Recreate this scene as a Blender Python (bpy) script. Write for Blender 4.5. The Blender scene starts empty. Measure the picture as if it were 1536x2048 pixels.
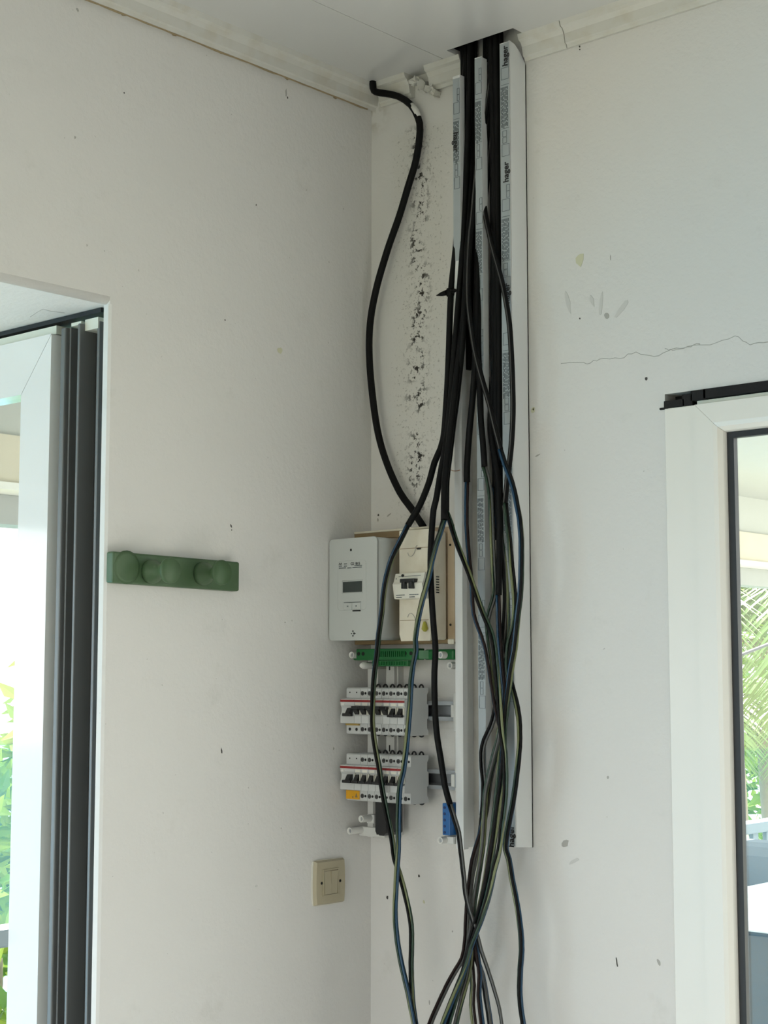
import bpy, bmesh, math, random
from mathutils import Vector, Matrix
random.seed(7)
S = bpy.context.scene
COL = S.collection
PI = math.pi

# ------------------------------------------------------------------ camera, world, sun, exposure
F = 3174.0
YAW, PITCH = math.radians(41.8), math.radians(5.79)
FWD = Vector((-math.sin(YAW)*math.cos(PITCH), math.cos(YAW)*math.cos(PITCH), math.sin(PITCH)))
RGT = Vector((math.cos(YAW), math.sin(YAW), 0))
UP = RGT.cross(FWD)
CAM = Vector((2.053, -2.259, 1.5))
cd = bpy.data.cameras.new('camera'); cam = bpy.data.objects.new('camera', cd); COL.objects.link(cam)
cd.sensor_fit = 'VERTICAL'; cd.sensor_height = 24.0; cd.lens = 24.0*F/2048.0
cd.clip_start = 0.05; cd.clip_end = 3000
cam.matrix_world = Matrix(((RGT.x, UP.x, -FWD.x, CAM.x), (RGT.y, UP.y, -FWD.y, CAM.y), (RGT.z, UP.z, -FWD.z, CAM.z), (0, 0, 0, 1)))
S.camera = cam

w = bpy.data.worlds.new('sky'); S.world = w; w.use_nodes = True
nt = w.node_tree; nt.nodes.clear()
def N(t, k, **kw):
    n = t.nodes.new(k)
    for a, b in kw.items(): setattr(n, a, b)
    return n
tc = N(nt, 'ShaderNodeTexCoord'); sep = N(nt, 'ShaderNodeSeparateXYZ')
ramp = N(nt, 'ShaderNodeValToRGB'); cn = N(nt, 'ShaderNodeTexNoise'); cr = N(nt, 'ShaderNodeValToRGB')
mix = N(nt, 'ShaderNodeMixRGB'); bg = N(nt, 'ShaderNodeBackground'); wo = N(nt, 'ShaderNodeOutputWorld')
ramp.color_ramp.elements[0].position = 0.0; ramp.color_ramp.elements[0].color = (0.94, 0.94, 0.92, 1)
ramp.color_ramp.elements[1].position = 0.6; ramp.color_ramp.elements[1].color = (0.60, 0.73, 0.84, 1)
cn.inputs['Scale'].default_value = 3.2; cn.inputs['Detail'].default_value = 7
cr.color_ramp.elements[0].position = 0.47; cr.color_ramp.elements[1].position = 0.68
mix.inputs['Color2'].default_value = (1, 1, 1, 1)
bg.inputs['Strength'].default_value = 1.0
nt.links.new(tc.outputs['Generated'], sep.inputs[0]); nt.links.new(sep.outputs['Z'], ramp.inputs[0])
nt.links.new(tc.outputs['Generated'], cn.inputs['Vector']); nt.links.new(cn.outputs[0], cr.inputs[0])
nt.links.new(cr.outputs[0], mix.inputs['Fac']); nt.links.new(ramp.outputs[0], mix.inputs['Color1'])
nt.links.new(mix.outputs[0], bg.inputs[0]); nt.links.new(bg.outputs[0], wo.inputs[0])

sl = bpy.data.lights.new('sun_offscreen', 'SUN'); sl.energy = 7.0; sl.angle = math.radians(1.0); sl.color = (1.0, 0.96, 0.90)
sun = bpy.data.objects.new('sun_offscreen', sl); COL.objects.link(sun)
sun.rotation_euler = Vector((0.30, -0.66, -0.70)).to_track_quat('-Z', 'Y').to_euler()

vs = S.view_settings
vs.view_transform = 'Standard'; vs.look = 'None'; vs.gamma = 1.0; vs.use_curve_mapping = False
vs.exposure = 2.06

# ------------------------------------------------------------------ pixel helpers (photo 1536 x 2048)
def ray(px, py): return RGT*((px-768)/F) + UP*((1024-py)/F) + FWD
def onx(px, py, x=0.0):
    d = ray(px, py); return CAM + d*((x-CAM.x)/d.x)
def ony(px, py, y=0.0):
    d = ray(px, py); return CAM + d*((y-CAM.y)/d.y)
def onz(px, py, z):
    d = ray(px, py); return CAM + d*((z-CAM.z)/d.z)

# ------------------------------------------------------------------ materials
MATS = {}
def mat(name, col, rough=0.5, metal=0.0, var=0.0, vscale=20.0, bump=0.0, bscale=200.0, spec=0.5, coat=0.0, dirt=None, dscale=8.0, damt=0.0):
    if name in MATS: return MATS[name]
    m = bpy.data.materials.new(name); m.use_nodes = True
    t = m.node_tree; b = t.nodes['Principled BSDF']
    b.inputs['Base Color'].default_value = (*col, 1); b.inputs['Roughness'].default_value = rough
    b.inputs['Metallic'].default_value = metal; b.inputs['Specular IOR Level'].default_value = spec
    b.inputs['Coat Weight'].default_value = coat
    co = N(t, 'ShaderNodeTexCoord')
    if var > 0 or dirt:
        n = N(t, 'ShaderNodeTexNoise'); n.inputs['Scale'].default_value = vscale; n.inputs['Detail'].default_value = 5
        t.links.new(co.outputs['Object'], n.inputs['Vector'])
        mx = N(t, 'ShaderNodeMixRGB'); mx.inputs['Color1'].default_value = tuple(c*(1-var) for c in col)+(1,)
        mx.inputs['Color2'].default_value = tuple(min(1, c*(1+var)) for c in col)+(1,)
        t.links.new(n.outputs[0], mx.inputs['Fac']); last = mx
        if dirt:
            n2 = N(t, 'ShaderNodeTexNoise'); n2.inputs['Scale'].default_value = dscale; n2.inputs['Detail'].default_value = 8
            t.links.new(co.outputs['Object'], n2.inputs['Vector'])
            r2 = N(t, 'ShaderNodeMapRange'); r2.inputs['From Min'].default_value = 0.5; r2.inputs['From Max'].default_value = 0.72
            r2.inputs['To Max'].default_value = damt
            t.links.new(n2.outputs[0], r2.inputs['Value'])
            m2 = N(t, 'ShaderNodeMixRGB'); m2.inputs['Color2'].default_value = (*dirt, 1)
            t.links.new(r2.outputs[0], m2.inputs['Fac']); t.links.new(mx.outputs[0], m2.inputs['Color1']); last = m2
        t.links.new(last.outputs[0], b.inputs['Base Color'])
    if bump > 0:
        nb = N(t, 'ShaderNodeTexNoise'); nb.inputs['Scale'].default_value = bscale; nb.inputs['Detail'].default_value = 3
        t.links.new(co.outputs['Object'], nb.inputs['Vector'])
        bp = N(t, 'ShaderNodeBump'); bp.inputs['Strength'].default_value = bump; bp.inputs['Distance'].default_value = 0.002
        t.links.new(nb.outputs[0], bp.inputs['Height']); t.links.new(bp.outputs[0], b.inputs['Normal'])
    MATS[name] = m
    return m

def glassmat(name, tint=(0.97, 0.99, 0.98), ior=1.45):
    m = bpy.data.materials.new(name); m.use_nodes = True; t = m.node_tree; t.nodes.clear()
    o = N(t, 'ShaderNodeOutputMaterial'); mx = N(t, 'ShaderNodeMixShader'); fr = N(t, 'ShaderNodeFresnel'); fr.inputs[0].default_value = ior
    tr = N(t, 'ShaderNodeBsdfTransparent'); tr.inputs[0].default_value = (*tint, 1); gl = N(t, 'ShaderNodeBsdfGlossy'); gl.inputs['Roughness'].default_value = 0.02
    ge = N(t, 'ShaderNodeNewGeometry'); iv = N(t, 'ShaderNodeMix'); iv.inputs['A'].default_value = ior; iv.inputs['B'].default_value = 1/ior   # same reflectance on both faces of the pane
    t.links.new(ge.outputs['Backfacing'], iv.inputs['Factor']); t.links.new(iv.outputs['Result'], fr.inputs[0])
    t.links.new(fr.outputs[0], mx.inputs[0]); t.links.new(tr.outputs[0], mx.inputs[1]); t.links.new(gl.outputs[0], mx.inputs[2]); t.links.new(mx.outputs[0], o.inputs[0])
    MATS[name] = m; return m

def wall_mat(name, chase=False):
    """white roller-painted plaster: fine relief, faint grime; the right wall also has the mouldy, flaking strip of a former chase"""
    m = bpy.data.materials.new(name); m.use_nodes = True; t = m.node_tree; b = t.nodes['Principled BSDF']
    b.inputs['Roughness'].default_value = 0.75; b.inputs['Specular IOR Level'].default_value = 0.25
    co = N(t, 'ShaderNodeTexCoord'); L = t.links
    def noise(scale, detail=4, rough=0.5):
        n = N(t, 'ShaderNodeTexNoise'); n.inputs['Scale'].default_value = scale; n.inputs['Detail'].default_value = detail
        n.inputs['Roughness'].default_value = rough; L.new(co.outputs['Object'], n.inputs['Vector']); return n.outputs[0]
    def rng(v, a, c, lo=0.0, hi=1.0):
        r = N(t, 'ShaderNodeMapRange'); r.interpolation_type = 'SMOOTHSTEP'
        for k, x in (('From Min', a), ('From Max', c), ('To Min', lo), ('To Max', hi)): r.inputs[k].default_value = x
        L.new(v, r.inputs['Value']); return r.outputs[0]
    def mul(a, c):
        n = N(t, 'ShaderNodeMath', operation='MULTIPLY'); L.new(a, n.inputs[0])
        if isinstance(c, float): n.inputs[1].default_value = c
        else: L.new(c, n.inputs[1])
        return n.outputs[0]
    def mixc(f, c1, c2):
        n = N(t, 'ShaderNodeMixRGB')
        L.new(f, n.inputs[0])
        for i, c in ((1, c1), (2, c2)):
            if isinstance(c, tuple): n.inputs[i].default_value = (*c, 1)
            else: L.new(c, n.inputs[i])
        return n.outputs[0]
    col = mixc(noise(2.2, 3), (0.68, 0.665, 0.635), (0.74, 0.725, 0.695))
    col = mixc(mul(rng(noise(9, 8, 0.65), 0.58, 0.74), 0.22), col, (0.48, 0.47, 0.42))       # faint grime
    col = mixc(mul(rng(noise(95, 2), 0.745, 0.80), 0.5), col, (0.22, 0.2, 0.17))            # odd dark specks
    if chase:
        sp = N(t, 'ShaderNodeSeparateXYZ'); L.new(co.outputs['Object'], sp.inputs[0])
        wob = N(t, 'ShaderNodeMath', operation='MULTIPLY_ADD'); L.new(noise(6, 3), wob.inputs[0]); wob.inputs[1].default_value = 0.05; L.new(sp.outputs['X'], wob.inputs[2])
        x = wob.outputs[0]; z = sp.outputs['Z']
        band = mul(rng(x, 0.105, 0.135), rng(x, 0.185, 0.150))
        zt = mul(rng(z, 1.76, 1.9, 0.35, 1.0), rng(z, 2.56, 2.53))
        zt = mul(zt, rng(z, 1.74, 1.77))
        broad = mul(mul(rng(x, 0.06, 0.11), rng(x, 0.24, 0.19)), zt)
        col = mixc(mul(broad, 0.35), col, (0.60, 0.585, 0.52))
        spots = rng(noise(70, 6, 0.72), 0.515, 0.565)
        patch = rng(noise(16, 3), 0.38, 0.52)
        col = mixc(mul(mul(mul(spots, patch), band), zt), col, (0.035, 0.03, 0.027))
        fine = mul(mul(rng(noise(160, 5, 0.7), 0.57, 0.63), broad), 0.55)
        col = mixc(fine, col, (0.12, 0.11, 0.09))
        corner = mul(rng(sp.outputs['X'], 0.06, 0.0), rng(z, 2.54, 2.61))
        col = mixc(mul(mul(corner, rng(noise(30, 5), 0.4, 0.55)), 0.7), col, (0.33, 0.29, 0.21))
    L.new(col, b.inputs['Base Color'])
    add = N(t, 'ShaderNodeMath', operation='MULTIPLY_ADD'); L.new(noise(140, 3), add.inputs[0]); add.inputs[1].default_value = 0.55; L.new(noise(45, 4), add.inputs[2])
    bp = N(t, 'ShaderNodeBump'); bp.inputs['Strength'].default_value = 0.28; bp.inputs['Distance'].default_value = 0.004
    L.new(add.outputs[0], bp.inputs['Height']); L.new(bp.outputs[0], b.inputs['Normal'])
    MATS[name] = m; return m

wall_mat('plaster'); wall_mat('plaster_chase', True)
glassmat('glass')
mat('ceiling_pvc', (0.62, 0.62, 0.60), 0.16, var=0.03, vscale=3, spec=0.6, bump=0.02, bscale=12)
mat('trim_paint', (0.62, 0.61, 0.56), 0.45, var=0.05, vscale=15, dirt=(0.52, 0.47, 0.36), dscale=25, damt=0.45, bump=0.15, bscale=90)
mat('brown_caulk', (0.30, 0.23, 0.13), 0.8, var=0.3, vscale=60)
mat('attic_board', (0.34, 0.27, 0.19), 0.9, var=0.1, vscale=10)
mat('floor_tile', (0.35, 0.35, 0.34), 0.35, var=0.06, vscale=5)
mat('white_pvc', (0.74, 0.75, 0.74), 0.32, var=0.02, vscale=6)
mat('pvc_inside', (0.70, 0.68, 0.63), 0.55, var=0.08, vscale=14, dirt=(0.36, 0.33, 0.27), dscale=18, damt=0.5)
mat('film', (0.38, 0.42, 0.44), 0.25, var=0.05, vscale=40)
mat('print_grey', (0.10, 0.12, 0.13), 0.5)
mat('print_black', (0.01, 0.01, 0.012), 0.5)
mat('sheath', (0.006, 0.006, 0.006), 0.5, spec=0.12, bump=0.05, bscale=300)
mat('core_blue', (0.007, 0.046, 0.100), 0.32)
mat('core_green', (0.012, 0.036, 0.018), 0.35)
mat('core_yellow', (0.16, 0.178, 0.08), 0.35)
mat('core_brown', (0.018, 0.009, 0.008), 0.5, spec=0.2)
mat('core_black', (0.006, 0.006, 0.006), 0.5, spec=0.15)
mat('core_grey', (0.065, 0.065, 0.06), 0.35)
mat('copper', (0.45, 0.20, 0.08), 0.35, metal=1.0)
mat('tape_white', (0.75, 0.74, 0.70), 0.5)
mat('meter_grey', (0.50, 0.52, 0.50), 0.42, var=0.02, vscale=6)
mat('lcd', (0.035, 0.045, 0.042), 0.12)
mat('board_tan', (0.55, 0.43, 0.29), 0.5, var=0.10, vscale=14, dirt=(0.30, 0.20, 0.10), dscale=12, damt=0.6)
mat('board_brown', (0.26, 0.18, 0.09), 0.6, var=0.2, vscale=25)
mat('cream', (0.72, 0.67, 0.55), 0.38, var=0.04, vscale=10, dirt=(0.50, 0.42, 0.28), dscale=25, damt=0.4)
mat('cream_side', (0.56, 0.50, 0.42), 0.5, var=0.05)
mat('old_white', (0.74, 0.72, 0.63), 0.35)
mat('yellow_seal', (0.45, 0.42, 0.05), 0.5)
mat('mcb_grey', (0.58, 0.59, 0.58), 0.42, var=0.02)
mat('mcb_red', (0.26, 0.018, 0.018), 0.4)
mat('toggle_black', (0.012, 0.012, 0.013), 0.35)
mat('screw_dark', (0.10, 0.10, 0.10), 0.35, metal=0.8)
mat('hole', (0.008, 0.008, 0.008), 0.9)
mat('label_orange', (0.72, 0.36, 0.01), 0.5)
mat('label_ochre', (0.42, 0.29, 0.08), 0.5)
mat('green_block', (0.008, 0.13, 0.03), 0.4, var=0.05)
mat('blue_block', (0.015, 0.11, 0.32), 0.4)
mat('navy', (0.01, 0.03, 0.12), 0.5)
mat('chassis_white', (0.66, 0.66, 0.63), 0.45, var=0.04)
mat('galv', (0.42, 0.44, 0.46), 0.38, metal=0.7, var=0.08, vscale=30)
mat('switch_beige', (0.42, 0.37, 0.255), 0.45, var=0.05, vscale=25)
mat('mortar', (0.70, 0.68, 0.60), 0.9, bump=0.4, bscale=150)
mat('rack_green', (0.052, 0.105, 0.042), 0.5, var=0.14, vscale=14, dirt=(0.10, 0.155, 0.085), dscale=20, damt=0.5, bump=0.15, bscale=60)
mat('upvc', (0.80, 0.775, 0.71), 0.30, var=0.015, vscale=4)
mat('upvc_cream', (0.70, 0.71, 0.62), 0.35, var=0.05, vscale=10)
mat('lacquer', (0.75, 0.74, 0.72), 0.08, spec=0.6, coat=0.1)
mat('rubber', (0.008, 0.008, 0.008), 0.5)
mat('foam_black', (0.010, 0.009, 0.009), 0.9, bump=0.5, bscale=120)
mat('alu_grey', (0.15, 0.155, 0.152), 0.45, metal=0.25, var=0.06, vscale=12)
mat('alu_dirty', (0.09, 0.08, 0.07), 0.6, var=0.25, vscale=50)
mat('mark_dark', (0.06, 0.055, 0.05), 0.8)
mat('mark_grey', (0.40, 0.39, 0.36), 0.9)
mat('mark_faint', (0.60, 0.59, 0.56), 0.9)
mat('mark_yellow', (0.60, 0.59, 0.42), 0.9)

# ------------------------------------------------------------------ mesh helpers
class MB:
    """collects polygons in world coordinates and links them as one mesh object"""
    def __init__(s): s.v = []; s.f = []; s.m = []; s.sm = []
    def add(s, vs, fs, mi=0, smooth=False):
        o = len(s.v); s.v += [tuple(v) for v in vs]
        for f in fs: s.f.append(tuple(i+o for i in f)); s.m.append(mi); s.sm.append(smooth)
        return s
    def box(s, a, b, mi=0):
        x0, x1 = sorted((a[0], b[0])); y0, y1 = sorted((a[1], b[1])); z0, z1 = sorted((a[2], b[2]))
        return s.add([(x0,y0,z0),(x1,y0,z0),(x1,y1,z0),(x0,y1,z0),(x0,y0,z1),(x1,y0,z1),(x1,y1,z1),(x0,y1,z1)],
              [(3,2,1,0),(4,5,6,7),(0,1,5,4),(1,2,6,5),(2,3,7,6),(3,0,4,7)], mi)
    def bbox(s, a, b, r, mi=0, seg=2):
        """bevelled box"""
        bm = bmesh.new(); bmesh.ops.create_cube(bm, size=1.0)
        c = [(p+q)/2 for p, q in zip(a, b)]; d = [abs(q-p) for p, q in zip(a, b)]
        for v in bm.verts: v.co = Vector((c[0]+v.co.x*d[0], c[1]+v.co.y*d[1], c[2]+v.co.z*d[2]))
        bmesh.ops.bevel(bm, geom=bm.edges[:], offset=r, segments=seg, affect='EDGES', profile=0.5)
        bm.verts.index_update()
        s.add([v.co.copy() for v in bm.verts], [[v.index for v in f.verts] for f in bm.faces], mi, False); bm.free(); return s
    def prism(s, poly, axis, a, b, mi=0, smooth=False):
        """poly in the two other axes (in xyz order), extruded along axis from a to b"""
        def P(u, v, w):
            return {'x': (w, u, v), 'y': (u, w, v), 'z': (u, v, w)}[axis]
        n = len(poly)
        s.add([P(u, v, a) for u, v in poly] + [P(u, v, b) for u, v in poly], [], mi)
        o = len(s.v) - 2*n
        for i in range(n):
            j = (i+1) % n; s.f.append((o+i, o+j, o+n+j, o+n+i)); s.m.append(mi); s.sm.append(smooth)
        s.f.append(tuple(o+i for i in reversed(range(n)))); s.m.append(mi); s.sm.append(False)
        s.f.append(tuple(o+n+i for i in range(n))); s.m.append(mi); s.sm.append(False)
        return s
    def cyl(s, p, q, r, n=12, mi=0, r2=None, cap=True, smooth=True):
        return s.lathe(p, q, [(0, r), (1, r if r2 is None else r2)], n, mi, cap, smooth)
    def lathe(s, p, q, prof, n=16, mi=0, cap=True, smooth=True):
        """prof: (fraction along p->q, radius)"""
        p = Vector(p); q = Vector(q); d = (q-p); z = d.normalized(); u = z.orthogonal().normalized(); v = z.cross(u)
        vs = []
        for t, r in prof:
            for i in range(n):
                a = 2*PI*i/n; vs.append(p + d*t + (u*math.cos(a) + v*math.sin(a))*r)
        fs = [(k*n+i, k*n+(i+1) % n, (k+1)*n+(i+1) % n, (k+1)*n+i) for k in range(len(prof)-1) for i in range(n)]
        s.add(vs, fs, mi, smooth)
        if cap:
            o = len(s.v)-len(vs)
            s.f.append(tuple(o+i for i in reversed(range(n)))); s.m.append(mi); s.sm.append(False)
            s.f.append(tuple(o+(len(prof)-1)*n+i for i in range(n))); s.m.append(mi); s.sm.append(False)
        return s
    def tube(s, pts, r, n=8, mi=0, mi2=None, twist=0.0, rfun=None):
        """smooth tube through a list of points; mi2 paints a stripe along three of the sides"""
        pts = [Vector(p) for p in pts]; m = len(pts); vs = []
        t0 = (pts[1]-pts[0]).normalized(); u = t0.orthogonal().normalized(); L = 0.0
        for i, p in enumerate(pts):
            t = (pts[min(i+1, m-1)] - pts[max(i-1, 0)]).normalized()
            u = (u - t*u.dot(t)).normalized(); v = t.cross(u)
            if i: L += (p-pts[i-1]).length
            rr = r if rfun is None else rfun(i/(m-1))*r
            for k in range(n):
                a = 2*PI*k/n + L*twist; vs.append(p + (u*math.cos(a)+v*math.sin(a))*rr)
        o = len(s.v); s.v += [tuple(x) for x in vs]
        for i in range(m-1):
            for k in range(n):
                s.f.append((o+i*n+k, o+i*n+(k+1) % n, o+(i+1)*n+(k+1) % n, o+(i+1)*n+k)); s.sm.append(True)
                s.m.append(mi2 if (mi2 is not None and k < n*0.4) else mi)
        s.f.append(tuple(o+k for k in reversed(range(n)))); s.m.append(mi); s.sm.append(False)
        s.f.append(tuple(o+(m-1)*n+k for k in range(n))); s.m.append(mi); s.sm.append(False)
        return s
    def build(s, name, mats, parent=None):
        me = bpy.data.meshes.new(name)
        off = Vector((0, 0, 0))
        p = parent
        while p is not None: off += p.location; p = p.parent
        me.from_pydata([tuple(Vector(v)-off) for v in s.v], [], s.f)
        for m in ([mats] if isinstance(mats, str) else mats): me.materials.append(MATS[m])
        me.polygons.foreach_set('material_index', s.m); me.polygons.foreach_set('use_smooth', s.sm)
        me.update()
        o = bpy.data.objects.new(name, me); COL.objects.link(o); o.parent = parent
        return o
def empty(name, loc):
    o = bpy.data.objects.new(name, None); o.empty_display_size = 0.05; COL.objects.link(o); o.location = loc; return o
def tag(o, label, cat, group=None):
    o['label'] = label; o['category'] = cat
    if group: o['group'] = group
    return o
def struct(o, label=None):
    o['kind'] = 'structure'
    if label: o['label'] = label
    return o
def copy_tree(o, parent=None):
    c = o.copy(); COL.objects.link(c); c.parent = parent
    for ch in list(o.children): copy_tree(ch, c)
    return c
def spline(pts, step=0.012):
    """Catmull-Rom through the points"""
    P = [Vector(p) for p in pts]; P = [P[0]*2-P[1]] + P + [P[-1]*2-P[-2]]; out = []
    for i in range(1, len(P)-2):
        n = max(2, int((P[i+1]-P[i]).length/step))
        for k in range(n):
            t = k/n; a, b, c, d = P[i-1:i+3]
            out.append(0.5*((2*b) + (c-a)*t + (2*a-5*b+4*c-d)*t*t + (3*b-a-3*c+d)*t**3))
    out.append(P[-2]); return out
def rrect(cx, cz, w, h, r, n=4):
    pts = []
    for sx, sz, a0 in ((1, 1, 0), (-1, 1, 90), (-1, -1, 180), (1, -1, 270)):
        for i in range(n+1):
            a = math.radians(a0+90*i/n); pts.append((cx+sx*(w/2-r)+r*math.cos(a), cz+sz*(h/2-r)+r*math.sin(a)))
    return pts

# ------------------------------------------------------------------ room shell
CZ = 2.65            # ceiling height
OPY, OPZ = -0.642, 2.107   # near edge and head of the opening in the left wall
fl = MB().box((-0.2, -5.0, -0.1), (4.6, 0.2, 0.0)); struct(fl.build('floor', 'floor_tile'))

# left wall: pier beside the corner + lintel with a softly rounded arris and a deep soffit
wl = MB()
wl.prism([(-0.20, 0.2), (0.0, 0.2), (0.0, OPY+0.004), (-0.004, OPY), (-0.016, OPY), (-0.016, OPY+0.16), (-0.20, OPY+0.16)], 'z', 0.0, OPZ)
wl.box((-0.50, OPY, OPZ), (0.0, 0.2, 2.86))
r = 0.012
prof = [(-0.50, OPZ)] + [(-r + r*math.sin(a), OPZ + r - r*math.cos(a)) for a in [PI/2*i/8 for i in range(9)]] + [(0.0, 2.86), (-0.50, 2.86)]
n0 = len(wl.v)
wl.prism(prof, 'y', -3.6, OPY, 0)
for i in range(1, 9):
    wl.sm[-(len(prof)+2)+i] = True
wl.box((-0.2, -4.5, 0), (0, -2.62, OPZ-0.0005)); wl.box((-0.2, -4.5, OPZ-.0005), (0, -3.6, 2.86))
wall_left = struct(wl.build('wall_left', 'plaster'))

HB = 2.1
DX0, DX1, DZ = 0.661, 2.63, 1.962   # door opening in the right wall
wr = MB()
wr.box((0.0, 0, 0), (DX0, 0.2, 2.86)); wr.box((DX0, 0, DZ), (DX1, 0.2, 2.86)); wr.box((DX1, 0, 0), (4.6, 0.2, 2.86))
wall_right = struct(wr.build('wall_right', 'plaster_chase'))
# the two unseen walls behind the camera; back opening added to let daylight in
struct(MB().box((0.0, -3.4, 0), (0.25, -3.2, 2.86)).box((2.0, -3.4, 0), (4.6, -3.2, 2.86)).box((0.25, -3.4, HB), (2.0, -3.2, 2.86)).build('wall_back', 'plaster'))
struct(MB().box((4.4, -4.5, 0), (4.6, 0.0, 2.86)).build('wall_far_right', 'plaster'))

ceil = struct(MB().box((-0.2, -5.0, 2.86), (4.6, 0.2, 2.90)).build('ceiling', 'attic_board'))
seam = 0.212
def panel(*boxes):
    b = MB()
    for x0, x1, y0, y1 in boxes: b.box((x0, y0, CZ), (x1, y1, CZ+0.010))
    return b.build('ceiling_panel', 'ceiling_pvc', ceil)
g = 0.0006
panel((0.0, seam-g, -5.0, 0.0))
panel((seam+g, 1.42-g, -5.0, -0.060), (0.397, 1.42-g, -0.060, 0.0), (seam+g, 0.243, -0.060, 0.0))
panel((1.42+g, 2.63-g, -5.0, 0)); panel((2.63+g, 3.84-g, -5.0, 0)); panel((3.84+g, 4.6, -5.0, 0))
MB().box((4.55, -5.0, CZ+0.01), (4.6, 0.2, 2.86)).box((-0.2, -5.0, CZ+0.01), (4.6, -4.95, 2.86)).build('attic_rim', 'attic_board', ceil)

# cornices: stepped, slightly coved strips
def cornice(axis, a, b, name):
    pr = [(0.0, 2.608), (0.010, 2.606), (0.012, 2.612), (0.016, 2.614), (0.019, 2.630), (0.024, 2.638), (0.030, 2.641), (0.033, 2.650), (0.0, 2.650)]
    m = MB()
    if axis == 'y': m.prism(pr, 'y', a, b)
    else: m.prism([(-d, z) for d, z in pr], 'x', a, b)
    return struct(m.build(name, 'trim_paint'))
t1 = cornice('y', -3.6, -0.0, 'trim_1')
t2 = cornice('x', 0.034, 0.114, 'trim_2'); t3 = cornice('x', 0.163, 0.249, 'trim_3'); t4 = cornice('x', 0.386, 0.478, 'trim_4'); t5 = cornice('x', 0.4795, 4.0, 'trim_5')
# yellowed sealant along the foot of the left cornice, swollen into lumps here and there
sm = MB(); pts = [(0.006+0.0012*random.random(), -2.2+i*0.02, 2.6055+0.0015*random.random()) for i in range(110)]
sm.tube(pts, 0.0022, 5)
sm.build('sealant_bead', 'brown_caulk', t1)
for px, py, s in ((250, 25, .012), (350, 68, .008), (442, 102, .009), (575, 155, .007), (672, 192, .009), (747, 222, .008)):
    p = onx(px, py, 0.002)
    mm = MB(); k = 9
    mm.add([(p.x-0.002, p.y+s*random.uniform(.6, 1.1)*math.cos(2*PI*i/k), p.z+s*.6*random.uniform(.6, 1.1)*math.sin(2*PI*i/k)) for i in range(k)] + [(p.x+0.006, p.y, p.z+.002)],
           [(i, (i+1) % k, k) for i in range(k)], 0, True)
    mm.build('sealant_lump', 'brown_caulk', t1)
# broken end of the plaster cornice near the corner: torn lumps
for px, py, w_, h_ in ((832, 163, .020, .012), (846, 172, .014, .020), (862, 178, .018, .012), (870, 184, .012, .012)):
    p = ony(px, py, -0.012); mm = MB(); mm.bbox((p.x-w_/2, -0.022, p.z-h_/2), (p.x+w_/2, 0.0, p.z+h_/2), 0.004)
    for i, v in enumerate(mm.v): mm.v[i] = (v[0]+random.uniform(-.003, .003), min(0, v[1]+random.uniform(-.004, .004)), v[2]+random.uniform(-.004, .004))
    mm.build('torn_plaster', 'trim_paint', t3)

# small marks on the walls: flat chips and scuffs with their own outline
def mark(side, px, py, w_, h_, m, rot=0.0, name='wall_mark', k=9):
    par = wall_left if side == 'l' else wall_right
    p = onx(px, py) if side == 'l' else ony(px, py)
    mm = MB(); vs = []
    for i in range(k):
        a = 2*PI*i/k; rr = random.uniform(.65, 1.1); u = w_/2*rr*math.cos(a); v = h_/2*rr*math.sin(a)
        u, v = u*math.cos(rot)-v*math.sin(rot), u*math.sin(rot)+v*math.cos(rot)
        vs.append((u, v))
    for e in (0.0002, 0.0006):
        for u, v in vs:
            mm.v.append((e, p.y+u, p.z+v) if side == 'l' else (p.x+u, -e, p.z+v))
    mm.f.append(tuple(range(k, 2*k)) if side == 'r' else tuple(reversed(range(k, 2*k)))); mm.m.append(0); mm.sm.append(False)
    for i in range(k):
        j = (i+1) % k; mm.f.append((i, j, k+j, k+i)); mm.m.append(0); mm.sm.append(False)
    return mm.build(name, m, par)
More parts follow.
